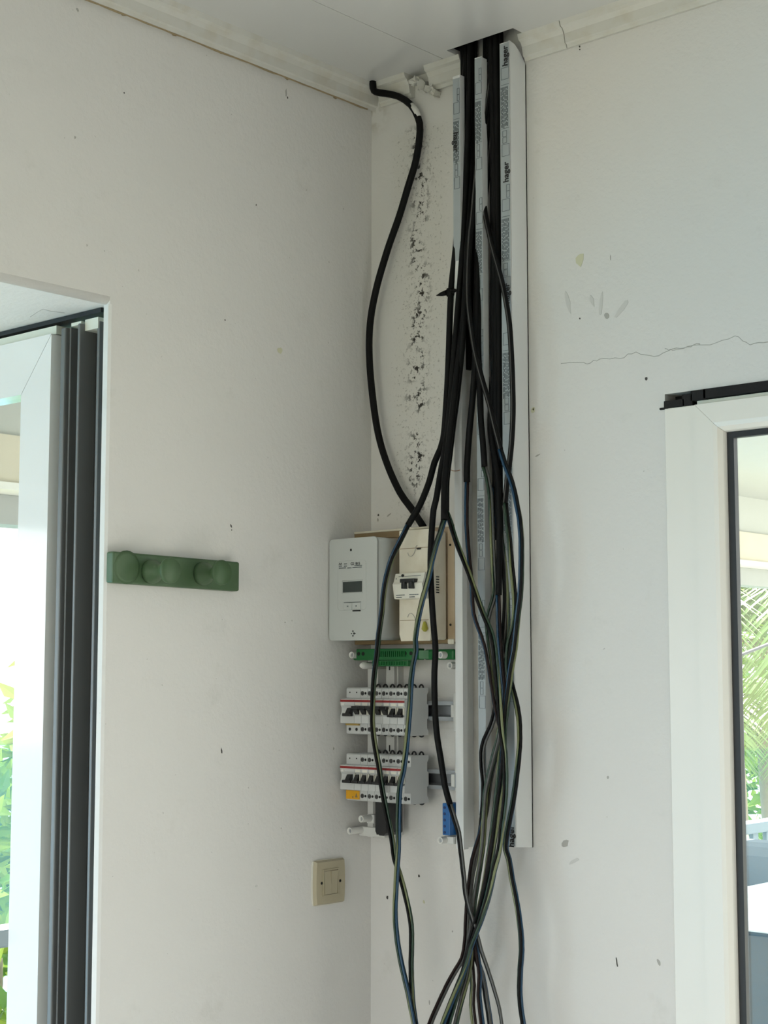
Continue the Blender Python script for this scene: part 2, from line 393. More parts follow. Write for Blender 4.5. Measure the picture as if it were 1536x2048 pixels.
for a in (('l', 462, 1052, .003, .007, 'mark_dark', .4), ('l', 463, 1060, .002, .003, 'mark_dark'), ('l', 443, 1502, .003, .012, 'mark_dark', .2), ('l', 450, 640, .003, .003, 'mark_dark'),
          ('l', 560, 701, .016, .012, 'mark_yellow'), ('l', 513, 1772, .005, .005, 'mark_faint'), ('l', 572, 185, .004, .016, 'mark_grey'), ('l', 575, 195, .003, .006, 'mark_dark'),
          ('l', 512, 410, .003, .004, 'mark_dark'), ('l', 150, 275, .004, .006, 'mark_grey'), ('l', 248, 186, .003, .003, 'mark_dark'), ('l', 155, 20, .005, .008, 'mark_grey', .6),
          ('l', 667, 1497, .005, .006, 'mark_grey'), ('l', 655, 1450, .004, .005, 'mark_faint'), ('l', 570, 1245, .003, .003, 'mark_grey'),
          ('r', 1293, 757, .006, .007, 'mark_dark'), ('r', 1159, 92, .003, .008, 'mark_dark', .5), ('r', 1160, 99, .003, .003, 'mark_dark'), ('r', 775, 1795, .005, .007, 'mark_dark'),
          ('r', 838, 1752, .005, .006, 'mark_dark'), ('r', 848, 1804, .006, .008, 'mark_yellow'), ('r', 1221, 515, .002, .010, 'mark_grey'), ('r', 1234, 1926, .003, .018, 'mark_dark', .15),
          ('r', 1130, 1688, .020, .012, 'mark_grey', .7), ('r', 1148, 1722, .026, .008, 'mark_faint', .5), ('r', 1066, 820, .010, .012, 'mark_yellow'), ('r', 1067, 819, .004, .006, 'mark_dark'),
          ('r', 1075, 911, .012, .003, 'mark_grey', .4), ('r', 1160, 520, .020, .028, 'mark_yellow'), ('r', 1136, 605, .010, .045, 'mark_faint', .25), ('r', 1184, 600, .008, .026, 'mark_faint', .3),
          ('r', 1202, 610, .008, .048, 'mark_faint', -.15), ('r', 1243, 618, .040, .012, 'mark_faint', .8), ('r', 1214, 632, .012, .014, 'mark_grey'), ('r', 1160, 637, .003, .004, 'mark_dark'),
          ('r', 905, 1863, .003, .004, 'mark_grey'), ('r', 859, 2005, .003, .010, 'mark_grey'), ('r', 1318, 1925, .006, .012, 'mark_grey', .5), ('r', 1216, 1555, .004, .006, 'mark_grey'),
          ('r', 756, 1040, .004, .008, 'mark_grey'), ('r', 778, 1030, .014, .003, 'mark_grey', .5), ('r', 757, 1030, .004, .006, 'mark_dark')):
    mark(*a)
def crack(side, pix, r_=0.0006):
    pts = [(onx(*p) if side == 'l' else ony(*p)) for p in pix]; q = []
    for a, b in zip(pts, pts[1:]):
        for k in range(4):
            t = k/4; c = a.lerp(b, t); c = c + Vector((0, 0, random.uniform(-.0022, .0022))) if k else c; q.append(c)
    q.append(pts[-1])
    MB().tube(q, r_, 4).build('crack', 'mark_grey', wall_left if side == 'l' else wall_right)
crack('r', [(1122, 727), (1160, 725), (1175, 728), (1200, 718), (1240, 717), (1272, 704), (1308, 713), (1345, 698), (1375, 694), (1400, 688)])
crack('r', [(1330, 697), (1345, 701), (1375, 693), (1420, 690), (1470, 672), (1500, 690), (1536, 684)])
MB().tube([onz(px, py, OPZ-.0001) for px, py in ((60, 634), (75, 624), (86, 618), (100, 622), (130, 626))], .0004, 4).build('crack', 'mark_grey', wall_left)

# ------------------------------------------------------------------ door in the right wall
door2 = struct(empty('door_2', (DX0, 0.0, 0.0)))
YF = -0.004
jz = DZ - 0.025
MB().bbox((0.662, YF, 0.0), (0.7205, 0.07, jz), 0.0015).build('door_jamb', 'upvc', door2)
MB().bbox((2.57, YF, 0.0), (2.629, 0.07, jz), 0.0015).build('door_jamb', 'upvc', door2)
LX0, LX1, LZ = 0.7225, 1.566, 1.936
def leaf_profile(u0, s):   # (across, y): flat face then a rounded slope down to the gasket
    return [(u0, YF-0.006), (u0+s*0.033, YF-0.006), (u0+s*0.040, YF-0.004), (u0+s*0.046, YF+0.004), (u0+s*0.048, YF+0.012), (u0+s*0.048, 0.036), (u0, 0.036)]
b = MB()
# left stile with mitred head
def mitre(frame, pr_fn, pieces):
    pass
def stile(x0, s, z0, z1):
    pr = leaf_profile(x0, s); n = len(pr); m = MB()
    m.add([(u, y, z0) for u, y in pr] + [(u, y, z1 - abs(u-x0)) for u, y in pr], [(i, (i+1) % n, n+(i+1) % n, n+i) for i in range(n)] + [tuple(reversed(range(n))), tuple(range(n, 2*n))])
    return m
stile(LX0, 1, 0.03, LZ).build('leaf_stile', 'upvc', door2)
stile(LX1, -1, 0.03, LZ).build('leaf_stile', 'upvc', door2)
pr = leaf_profile(0, 1); n = len(pr); m = MB()
e = 0.0006
m.add([(LX0+u+e, y, LZ-u) for u, y in pr] + [(LX1-u-e, y, LZ-u) for u, y in pr], [(i, (i+1) % n, n+(i+1) % n, n+i) for i in range(n)] + [tuple(reversed(range(n))), tuple(range(n, 2*n))])
m.build('leaf_rail', 'upvc', door2)
MB().bbox((LX0+.05, YF-0.005, 0.03), (LX1-.05, 0.055, 0.13), 0.002).build('leaf_rail', 'upvc', door2)
MB().bbox((0.7215, 0.000, 1.9365), (2.57, 0.05, 1.944), 0.001).build('door_head', 'upvc_cream', door2)
gx0, gx1, gz1 = LX0+0.0485, LX1-0.0485, LZ-0.0485
gk = MB(); gw = 0.012
gk.box((gx0, 0.008, 0.13), (gx0+gw, 0.02, gz1)).box((gx1-gw, 0.008, 0.13), (gx1, 0.02, gz1)).box((gx0+gw, 0.008, gz1-gw*.8), (gx1-gw, 0.02, gz1)).box((gx0+gw, 0.008, 0.13), (gx1-gw, 0.02, 0.142))
gk.build('gasket', 'rubber', door2)
MB().box((gx0+gw*.6, 0.013, 0.135), (gx1-gw*.6, 0.017, gz1-gw*.5)).build('pane', 'glass', door2)
# black packing strip left showing above the frame, stepped at its end
fm = MB(); z0 = 1.9445
for i, (x0, x1, za, zb) in enumerate(((0.652, 0.668, 1.936, 1.9395), (0.6605, 0.700, 1.9375, 1.950), (0.696, 0.715, 1.9375, 1.957), (0.7115, 0.74, 1.944, 1.961), (0.735, 0.95, 1.9455, 1.9615), (0.94, 2.62, 1.9455, 1.9612))):
    fm.bbox((x0, -0.0035, za), (x1, 0.03, zb), 0.0007, seg=1)
fm.build('packing_strip', 'foam_black', door2)
MB().box((0.6625, 0.031, 1.937), (2.628, 0.19, 1.9615)).build('head_packer', 'foam_black', door2)

# ------------------------------------------------------------------ door of the left opening: track jamb in the reveal and a leaf standing open
door1 = struct(empty('door_1', (0.0, OPY, 0.0)))
ZT = 2.084
def strip(name, x0, x1, y0, y1, m, z1=ZT, z0=0.0, r_=None):
    mm = MB()
    if r_: mm.bbox((x0, OPY+y0, z0), (x1, OPY+y1, z1), r_)
    else: mm.box((x0, OPY+y0, z0), (x1, OPY+y1, z1))
    return mm.build(name, m, door1)
strip('jamb_back', -0.152, -0.0165, 0.130, 0.138, 'plaster', OPZ-.002)
strip('jamb_base', -0.150, -0.034, 0.030, 0.059, 'alu_grey')
strip('track_lip', -0.0405, -0.034, 0.006, 0.030, 'alu_grey', r_=.001)
strip('track_lip', -0.0775, -0.0715, -0.006, 0.030, 'alu_grey', r_=.0015)
strip('track_web', -0.0855, -0.0785, 0.006, 0.030, 'alu_dirty')
strip('track_lip', -0.1135, -0.109, 0.004, 0.030, 'alu_grey', r_=.001)
strip('track_lip', -0.1270, -0.1145, -0.004, 0.030, 'alu_grey', r_=.003)
strip('track_lip', -0.1365, -0.1275, 0.004, 0.030, 'upvc_cream', r_=.002)
strip('brush_seal', -0.150, -0.1370, 0.016, 0.030, 'rubber')
strip('track_cap', -0.106, -0.079, 0.002, 0.030, 'upvc_cream', 2.090, 2.0845)
strip('track_cap', -0.071, -0.036, 0.004, 0.030, 'upvc_cream', 2.091, 2.072)
strip('head_strip', -0.45, -0.030, 0.005, 0.058, 'rubber', OPZ-.001, 2.0985)  # black strip filling the gap between frame head and soffit
for px, py in ((175, 655), (176, 701)):
    p = ony(px, py, OPY+.030); mm = MB().cyl((p.x, OPY+.0301, p.z), (p.x, OPY+.0285, p.z), .0075, 14); mm.build('screw_plug', 'rubber', door1)
    MB().cyl((p.x, OPY+.0284, p.z), (p.x, OPY+.0278, p.z), .0055, 14).build('screw_plug', 'alu_grey', door1)
# leaf: mitred stile and head rail of glossy white lacquer, pane inside
lx0, lx1 = -0.153, -0.86; lz0, lz1 = 0.03, 2.077; lw = 0.084; ya, yb = OPY-0.004, OPY+0.040
def quadprism(poly, m, name):   # poly in x,z
    mm = MB().prism([(x, z) for x, z in poly], 'y', ya, yb); return mm.build(name, m, door1)
q = 0.0005
quadprism([(lx0, lz0), (lx0, lz1), (lx0-lw, lz1-lw-.012), (lx0-lw, lz0+lw)], 'lacquer', 'leaf_stile')
quadprism([(lx1, lz0), (lx1+lw, lz0+lw), (lx1+lw, lz1-lw-.012), (lx1, lz1)], 'lacquer', 'leaf_stile')
quadprism([(lx0-q, lz1+q*2), (lx1+q, lz1+q*2), (lx1+lw+q, lz1-lw-.012+q*2), (lx0-lw-q, lz1-lw-.012+q*2)], 'lacquer', 'leaf_rail')
quadprism([(lx0-q, lz0-q), (lx0-lw-q, lz0+lw-q), (lx1+lw+q, lz0+lw-q), (lx1+q, lz0-q)], 'lacquer', 'leaf_rail')
MB().box((lx0, OPY+.006, lz1+.002), (lx1, OPY+.045, lz1+.017)).build('head_rail', 'upvc_cream', door1)
MB().box((lx0-lw+.004, OPY+.016, lz0+lw-.006), (lx1+lw-.004, OPY+.020, lz1-lw-.008)).build('pane', 'glass', door1)

# ------------------------------------------------------------------ cable trunking on the right wall
TX0, TX1, TZ0, TZ1, TD = 0.250, 0.381, 1.203, 2.640, 0.050
tr = tag(empty('cable_trunking', (0.315, 0.0, TZ0)), 'long white open trunking with dark cables hanging out, reaching the ceiling', 'trunking')
MB().box((TX0, -0.003, TZ0-.004), (TX1, -0.0005, TZ1-.03)).build('back_plate', 'pvc_inside', tr)
MB().box((TX0, -TD, TZ0-.012), (TX0+.002, -0.003, TZ1-.04)).build('side_wall', 'white_pvc', tr)
sw = MB(); sw.prism([(-0.0005, TZ0-.004), (-0.0005, 2.603), (-0.018, 2.622), (-0.034, 2.6325), (-TD, 2.635), (-TD, TZ0)], 'x', TX1-.002, TX1)
sw.build('side_wall', 'white_pvc', tr)
def lip(name, x0, x1, z0, z1, m='white_pvc'): return MB().box((x0, -TD-.0012, z0), (x1, -TD+.0008, z1)).build(name, m, tr)
lip('front_lip', TX0, TX0+.017, TZ0-.012, TZ1-.04)
MB().box((TX0+.015, -TD+.0008, TZ0-.012), (TX0+.017, -TD+.012, TZ1-.04)).build('lip_return', 'white_pvc', tr)
lip('front_lip', TX1-.021, TX1, TZ0, 2.6335)
MB().box((TX1-.021, -TD+.0008, TZ0), (TX1-.019, -TD+.012, 2.63)).build('lip_return', 'white_pvc', tr)
MB().box((0.309, -TD+.001, TZ0), (0.3115, -0.003, 2.62)).build('divider', 'pvc_inside', tr)
lip('divider_lip', 0.302, 0.3185, TZ0, 2.622)
MB().box((0.316, -TD+.0008, TZ0), (0.3185, -TD+.014, 2.62)).build('lip_return', 'white_pvc', tr)
# torn sealant / old glue inside the lower left channel
for px, py, w_, h_ in ((937, 1378, .012, .030), (939, 1470, .016, .055), (937, 1545, .012, .035), (938, 1615, .014, .050), (980, 1390, .010, .020), (983, 1480, .012, .030)):
    p = ony(px, py, -.004); k = 11; mm = MB(); pv = [(p.x+w_/2*random.uniform(.6, 1.1)*math.cos(2*PI*i/k), p.z+h_/2*random.uniform(.6, 1.1)*math.sin(2*PI*i/k)) for i in range(k)]
    mm.prism(pv, 'y', -.0045, -.003); mm.build('old_glue', 'board_tan' if py in (1378, 1615) else 'cream_side', tr)
# printed protective film on the three lips: rounded boxes, blocks of small print
def film(x0, x1, z0, z1, seed):
    rnd = random.Random(seed)
    f_ = MB().box((x0, -TD-.0016, z0), (x1, -TD-.0012, z1)).build('printed_film', 'film', tr)
    pm = MB(); y0, y1 = -TD-.0021, -TD-.0016; W = x1-x0
    def ln(a, c, d_, e_): pm.box((x0+a*W, y0, c), (x0+d_*W, y1, e_))
    def rect(a, d_, c, e_):
        t = .0006; ln(a, c, d_, c+t); ln(a, e_-t, d_, e_); pm.box((x0+a*W, y0, c), (x0+a*W+t, y1, e_)); pm.box((x0+d_*W-t, y0, c), (x0+d_*W, y1, e_))
    z = z1-.02
    while z > z0+.26:
        rect(.62, .98, z-.012, z); rect(.62, .98, z-.024, z-.012); rect(.12, .98, z-.048, z-.026); ln(.1, z-.058, .98, z-.0574)
        for col_ in range(6):
            zz = z-.062; a = .08+col_*.14
            while zz > z-.135:
                L_ = rnd.uniform(.003, .010); ln(a, zz-L_, a+.075, zz); zz -= L_+rnd.uniform(.0012, .003)
        ln(.1, z-.139, .98, z-.1384); rect(.25, .7, z-.154, z-.143); rect(.25, .7, z-.166, z-.155); rect(.15, .98, z-.190, z-.168)
        z -= .243
    pm.build('print', 'print_grey', f_)['kind'] = 'stuff'
    return f_
fr = film(TX1-.0205, TX1-.0002, TZ0+.002, 2.632, 1); fdv = film(0.3022, 0.3183, TZ0+.05, 2.62, 2); fle = film(TX0+.0005, TX0+.0165, 2.25, TZ1-.045, 3)
def text(body, loc, size, rot, parent, m, name='lettering', ext=0.0003):
    c = bpy.data.curves.new(name, 'FONT'); c.body = body; c.size = size; c.offset = size*.018; c.extrude = ext; c.align_x = 'CENTER'; c.align_y = 'CENTER'
    tmp = bpy.data.objects.new(name, c); COL.objects.link(tmp); bpy.context.view_layer.update()
    dg = bpy.context.evaluated_depsgraph_get(); me = bpy.data.meshes.new_from_object(tmp.evaluated_get(dg)); bpy.data.objects.remove(tmp)
    me.materials.clear(); me.materials.append(MATS[m])
    o = bpy.data.objects.new(name, me); COL.objects.link(o)
    off = Vector(loc); p = parent
    while p is not None: off -= p.location; p = p.parent
    o.parent = parent; o.location = off; o.rotation_euler = rot
    return o
UPR = (PI/2, -PI/2, 0)      # reads upwards on a surface facing the room
for px, py in ((1013, 112), (1013, 345), (1015, 588), (1021, 1672)):
    p = ony(px, py, -TD); text('hager', (TX1-.008, -TD-.0022, p.z), .017, UPR, fr, 'print_black')
p = ony(911, 285, -TD); text('hager', (TX0+.007, -TD-.0022, p.z), .017, (PI/2, PI/2, 0), fle, 'print_black')

# ------------------------------------------------------------------ cables
CORE = {'b': ('core_blue', None), 'g': ('core_green', 'core_yellow'), 'n': ('core_brown', None), 'k': ('core_black', None), 'y': ('core_grey', None)}
def dpath(pix, dk):
    out = []
    for px, py in pix:
        if py <= dk[0][0]: d = dk[0][1]
        elif py >= dk[-1][0]: d = dk[-1][1]
        else:
            for (a, da), (b_, db) in zip(dk, dk[1:]):
                if a <= py <= b_: t = (py-a)/(b_-a); d = da+(db-da)*t; break
        out.append(ony(px, py, -d))
    if pix[0][1] < 150: out = [Vector((out[0].x, out[0].y, 2.80)), Vector((out[0].x, out[0].y, 2.67))] + out[1:] if out[0].z > 2.64 else [Vector((out[0].x, out[0].y, 2.80)), Vector((out[0].x, out[0].y, 2.69))] + out
    return spline(out)
def cable(label, sheath, cores, tail, dk, r_=0.0058, rc=0.0026, ph=0.0, turns=5.0, spread=1.0, group='cables hanging out of the trunking', stripe=False):
    if tail:   # the wires go on hanging below the picture
        (xa, ya_), (xb, yb_) = tail[-2:]; sl__ = (xb-xa)/(yb_-ya_)
        tail = tail + [(xb+sl__*70, yb_+110), (xb+sl__*90, yb_+230), (xb+sl__*80, yb_+360)]
    full = dpath(sheath + tail, dk)
    root = empty('electrical_cable', full[-1]); tag(root, label, 'cable', group)
    if sheath:
        sh = dpath(sheath, dk); mm = MB().tube(sh, r_, 10); mm.build('sheath', 'sheath', root)
        if stripe:   # highlight put into colour: thin grey line along the sheath's front
            st = [p + Vector((.15, -.98, 0))*r_ for p in sh]
            MB().tube(st, .0011, 5).build('highlight_line', 'core_grey', root)
    if tail:
        tp = dpath([sheath[-1]]+tail if sheath else tail, dk)
        n_ = len(cores)
        for i, c in enumerate(cores):
            L_ = 0.0; pts_ = []
            for k, p in enumerate(tp):
                if k: L_ += (p-tp[k-1]).length
                a = ph + 2*PI*i/n_ + L_*turns
                s_ = (rc*1.12 if n_ > 1 else 0)*(1+ (spread-1)*min(1, L_/.5)*(0.6+0.4*math.sin(L_*9+i*2)))
                t = (tp[min(k+1, len(tp)-1)]-tp[max(k-1, 0)]).normalized(); u = Vector((1, 0, 0)); u = (u-t*u.dot(t)).normalized(); v = t.cross(u)
                pts_.append(p+(u*math.cos(a)+v*math.sin(a))*s_)
            m1, m2 = CORE[c]
            MB().tube(pts_, rc, 7, 0, 1 if m2 else None, twist=25).build('core', [m1, m2] if m2 else m1, root)
    return root
# incoming supply cable: out of the ceiling, along the corner, into the mounting board
sp_pts = [onz(745, 168, 2.662), ony(746, 176, -.036), ony(752, 184, -.034)] + [ony(px, py, -d) for px, py, d in
    ((770, 187, .030), (797, 193, .024), (822, 210, .018), (836, 235, .016), (840, 262, .016), (832, 320, .018), (816, 374, .02), (799, 431, .022), (775, 500, .026),
     (752, 580, .03), (740, 650, .032), (739, 720, .032), (746, 800, .03), (757, 870, .028), (775, 930, .027), (800, 985, .027), (825, 1020, .027), (847, 1054, .027))]
sp_pts[0].x, sp_pts[0].y = sp_pts[1].x-.001, sp_pts[1].y
root = tag(empty('supply_cable', sp_pts[-1]), 'thick black cable curving out of the ceiling down to the meter board', 'cable')
spl = spline(sp_pts); MB().tube(spl, .0068, 12).build('sheath', 'sheath', root)
i0 = min(range(len(spl)), key=lambda i: (spl[i]-ony(829, 222, -.017)).length)
MB().tube([p + Vector((0.002, -.0007, 0.0)) for p in spl[i0-1:i0+2]], .0068, 10, rfun=lambda t: .8+.2*math.sin(PI*t)).build('tape_scrap', 'tape_white', root)

cable('black cable ending in blue, green and black wires that pass before the grey meter',
      [(932, 128), (925, 250), (922, 330), (918, 400), (911, 500), (902, 585), (897, 720), (893, 800), (886, 880), (869, 925), (858, 965), (840, 1010), (827, 1032), (816, 1051)],
      'bgk', [(798, 1087), (784, 1116), (773, 1153), (767, 1187), (763, 1228), (757, 1270), (753, 1312), (750, 1332), (746, 1374), (744, 1426), (745, 1457), (750, 1495), (757, 1530), (763, 1572), (773, 1624), (784, 1676),
              (790, 1718), (801, 1752), (814, 1801), (823, 1848), (824, 1887), (823, 1926), (824, 1978), (827, 2018), (834, 2070)],
      [(128, .028), (400, .038), (600, .055), (900, .075), (1050, .120), (1120, .138), (1300, .128), (1600, .112), (2070, .10)], ph=2.6, turns=2.6)
# plastic tie on that cable
p = ony(901, 585, -.053); tt = MB(); 
tie = tag(empty('cable_tie', p), 'black plastic tie with a pointed tail knotted round a cable', 'cable tie')
MB().lathe(p+Vector((0, 0, .0075)), p-Vector((0, 0, .0075)), [(0, .0068), (.2, .0082), (.8, .0082), (1, .0068)], 12).build('band', 'sheath', tie)
MB().lathe(p+Vector((-.006, -.004, .0)), p+Vector((-.024, -.012, -.004)), [(0, .0055), (.5, .004), (1, .0006)], 8).build('tail', 'sheath', tie)
MB().lathe(p+Vector((.006, -.003, .001)), p+Vector((.020, -.004, .001)), [(0, .0055), (.5, .0035), (1, .0008)], 8).build('tail', 'sheath', tie)

cable('black sheathed cable passing straight down before the beige breaker box',
      [(940, 132), (936, 260), (930, 400), (925, 500), (917, 600), (907, 720), (901, 800), (893, 880), (882, 940), (872, 1000), (867, 1020), (863, 1072), (861, 1124), (862, 1166), (864, 1207), (867, 1249), (871, 1299), (869, 1342),
       (869, 1384), (871, 1436), (875, 1478), (882, 1520), (890, 1572), (900, 1609)],
      'yk', [(909, 1638), (917, 1665), (922, 1705), (928, 1757), (931, 1788), (939, 1822), (952, 1861), (962, 1900), (976, 1940), (988, 1978), (999, 2018), (1006, 2070)],
      [(132, .036), (400, .040), (600, .055), (900, .085), (1000, .112), (1160, .122), (1300, .115), (1600, .095), (2070, .09)], r_=.0055, turns=2)
cable('black cable whose green-yellow, black and blue wires cross over the beige breaker box',
      [(945, 138), (942, 300), (938, 420), (931, 560), (921, 680), (910, 780), (902, 850), (894, 920), (889, 970), (888, 1040)],
      'gkb', [(880, 1066), (871, 1093), (863, 1124), (857, 1155), (848, 1187), (840, 1218), (834, 1249), (830, 1280), (831, 1301), (825, 1332), (821, 1374), (819, 1415), (816, 1457), (812, 1499), (807, 1540), (800, 1572), (798, 1603),
              (797, 1640), (797, 1697), (795, 1730), (793, 1770), (791, 1822), (793, 1861), (798, 1900), (806, 1940), (815, 1978), (823, 2018), (832, 2070)],
      [(138, .022), (400, .026), (600, .044), (900, .100), (1040, .130), (1150, .140), (1300, .132), (1500, .122), (2070, .115)], ph=.9, turns=2.2)
cable('black cable with blue and green wires running slantwise across the trunking',
      [(948, 140), (944, 300), (936, 450), (932, 560), (925, 680), (914, 790), (906, 850), (899, 910), (893, 960), (892, 1022)],
      'kbg', [(900, 1044), (910, 1078), (922, 1109), (935, 1141), (944, 1166), (954, 1195), (966, 1227), (979, 1258), (987, 1285), (993, 1340), (998, 1400), (1003, 1464), (1010, 1505), (1012, 1567), (1010, 1608), (1005, 1649), (999, 1700),
              (988, 1744), (980, 1783), (967, 1827), (954, 1861), (941, 1895), (933, 1926), (918, 1965), (902, 2004), (880, 2065)],
      [(140, .014), (400, .028), (600, .064), (900, .064), (1022, .085), (1160, .095), (1300, .10), (1500, .105), (2070, .10)], ph=1.2, turns=2.4)
G = 'cables hanging out of the trunking'
cable('short black sheathed cable end over the middle of the trunking, brown and blue wires',
      [(984, 122), (975, 250), (966, 350), (961, 400), (956, 500), (953, 600), (951, 700), (949, 747), (944, 809), (938, 872), (934, 934), (934, 964)],
      'nb', [(933, 1000), (933, 1047), (936, 1094), (940, 1133), (943, 1166), (944, 1187), (947, 1227), (957, 1258), (968, 1289), (976, 1330), (984, 1382), (991, 1423), (1000, 1464), (1004, 1505), (1003, 1560), (996, 1610), (988, 1660),
              (980, 1700), (974, 1740), (965, 1790), (955, 1835), (950, 1870), (955, 1910), (960, 1950), (958, 1990), (966, 2065)],
      [(122, .030), (400, .036), (600, .056), (964, .060), (1160, .075), (1300, .085), (1500, .09), (2070, .085)], ph=.2, turns=1.6)
cable('black cable ending in pale green-yellow wires in front of the trunking divider',
      [(976, 128), (969, 300), (963, 450), (958, 600), (957, 700), (960, 794), (962, 841), (966, 887), (969, 934)],
      'ggy', [(975, 955), (981, 990), (983, 1031), (985, 1078), (988, 1141), (990, 1187), (976, 1240), (980, 1285), (986, 1330), (992, 1375), (1000, 1413), (1001, 1450), (995, 1485), (987, 1515), (977, 1556), (971, 1587), (968, 1640), (965, 1690),
              (958, 1740), (950, 1790), (945, 1830), (940, 1870), (940, 1910), (936, 1950), (925, 1990), (908, 2065)],
      [(128, .020), (400, .022), (600, .050), (934, .062), (1160, .062), (1300, .075), (1500, .080), (2070, .078)], ph=2.0, turns=1.8, r_=.0055)
cable('black cable lying deep in the right channel, ending in brown and blue wires',
      [(991, 118), (989, 400), (986, 600), (986, 700), (988, 760), (981, 841), (985, 887), (994, 940), (998, 1000), (999, 1094), (997, 1190)],
      'nby', [(998, 1240), (1000, 1281), (1005, 1340), (1009, 1390), (1003, 1450), (993, 1500), (980, 1560), (972, 1620), (960, 1669), (945, 1720), (937, 1780), (933, 1830), (931, 1880), (925, 1915), (905, 1950), (885, 1990), (854, 2065)],
      [(118, .026), (600, .030), (900, .046), (1190, .070), (1300, .070), (1500, .068), (2070, .07)], ph=.4, turns=2.0)
cable('black cable with a painted highlight line swinging left then right across the trunking',
      [(988, 108), (975, 208), (962, 283), (952, 357), (945, 431), (940, 478), (937, 541), (937, 603), (943, 658), (952, 712), (965, 762), (979, 809), (990, 856), (1001, 898)],
      'kbg', [(1010, 927), (1021, 955), (1029, 981), (1035, 1012), (1040, 1039), (1043, 1078), (1043, 1125), (1042, 1164), (1040, 1195), (1035, 1234), (1032, 1266), (1029, 1297), (1025, 1319), (1021, 1341), (1016, 1382), (1012, 1413), (1007, 1464),
              (1006, 1510), (1002, 1560), (996, 1610), (990, 1660), (985, 1700), (975, 1760), (960, 1820), (945, 1870), (936, 1910), (926, 1950), (912, 1995), (893, 2065)],
      [(108, .030), (400, .050), (600, .074), (898, .082), (1000, .086), (1160, .09), (1300, .088), (1500, .095), (2070, .088)], ph=.3, turns=2.0, spread=1.3, r_=.005, stripe=True)
cable('black cable with a painted highlight line arching over the right lip of the trunking',
      [(996, 112), (986, 250), (972, 380), (969, 416), (979, 470), (991, 517), (1004, 564), (1012, 603), (1019, 650), (1023, 712), (1025, 762), (1026, 825), (1023, 887), (1018, 934), (1014, 966), (1010, 1006)],
      'gbk', [(1013, 1040), (1018, 1078), (1022, 1125), (1027, 1172), (1030, 1211), (1027, 1250), (1017, 1290), (1016, 1341), (1024, 1372), (1032, 1402), (1038, 1433), (1040, 1474), (1038, 1515), (1032, 1567), (1026, 1608), (1018, 1649), (1013, 1679), (1012, 1700),
              (1018, 1718), (1024, 1757), (1034, 1809), (1041, 1861), (1043, 1900), (1040, 1940), (1039, 1991), (1043, 2030), (1048, 2068)],
      [(112, .020), (380, .030), (480, .060), (700, .070), (1000, .066), (1160, .068), (1300, .066), (1500, .075), (2070, .075)], ph=1.4, turns=2.4, r_=.005, stripe=True)
cable('black cable inside the trunking with wires bowing left under the crossing',
      [(981, 116), (983, 300), (979, 470), (974, 600), (972, 720), (976, 800), (984, 870), (991, 940), (990, 975)],
      'kby', [(992, 1020), (1001, 1080), (1008, 1140), (1010, 1200), (1007, 1260), (1001, 1320), (996, 1370), (990, 1423), (981, 1454), (969, 1480), (964, 1505), (965, 1536), (968, 1567), (967, 1608), (961, 1669), (953, 1710), (945, 1750), (940, 1800),
              (941, 1850), (948, 1880), (953, 1915), (965, 1950), (972, 1990), (983, 2065)],
      [(116, .012), (600, .018), (870, .034), (1000, .052), (1300, .058), (1480, .060), (2070, .065)], ph=1.0, turns=2.0)
cable('black cable hugging the right channel wall, green and brown wires below',
      [(1001, 112), (1000, 300), (1000, 500), (1000, 700), (1001, 850), (1002, 960), (1000, 1010)],
      'gn', [(1004, 1050), (1010, 1120), (1014, 1190), (1016, 1250), (1012, 1310), (1006, 1370), (1001, 1430), (999, 1490), (996, 1550), (990, 1610), (984, 1660), (977, 1710), (970, 1760), (960, 1810), (952, 1850), (946, 1890), (943, 1930), (946, 1970), (944, 2010), (950, 2065)],
      [(112, .014), (850, .020), (1010, .046), (1300, .056), (1500, .070), (2070, .072)], ph=.2, turns=2.2)
for k, (lb, pix, d0) in enumerate((
      ('black cable filling the back of the left trunking channel, cut off half way', [(928, 132), (930, 300), (927, 450), (920, 600), (908, 720), (897, 830)], .024),
      ('black cable running straight down the left trunking channel against the divider', [(945, 128), (947, 280), (948, 420), (943, 560), (940, 660), (936, 740)], .012),
      ('black cable lying against the divider inside the right trunking channel', [(973, 116), (976, 300), (975, 450), (972, 560), (970, 660), (970, 780), (972, 880)], .010),
      ('black cable in the middle of the right trunking channel, cut off low down', [(983, 112), (987, 260), (990, 450), (992, 650), (993, 800), (993, 960), (992, 1080)], .034),
      ('black cable behind the others at the back of the right trunking channel', [(992, 110), (995, 260), (996, 450), (998, 650), (999, 800), (998, 930)], .034))):
    cable(lb, pix, '', [], [(100, d0), (1200, d0+.006)], r_=.0068, group='cut cables inside the trunking')
# bare strand of copper beside the left lip
MB().tube(spline([ony(*a) for a in ((898, 930, -.058), (902, 940, -.06), (912, 942, -.062), (920, 940, -.064))], .004), .0006, 5).build('copper_strand', 'copper', tr)

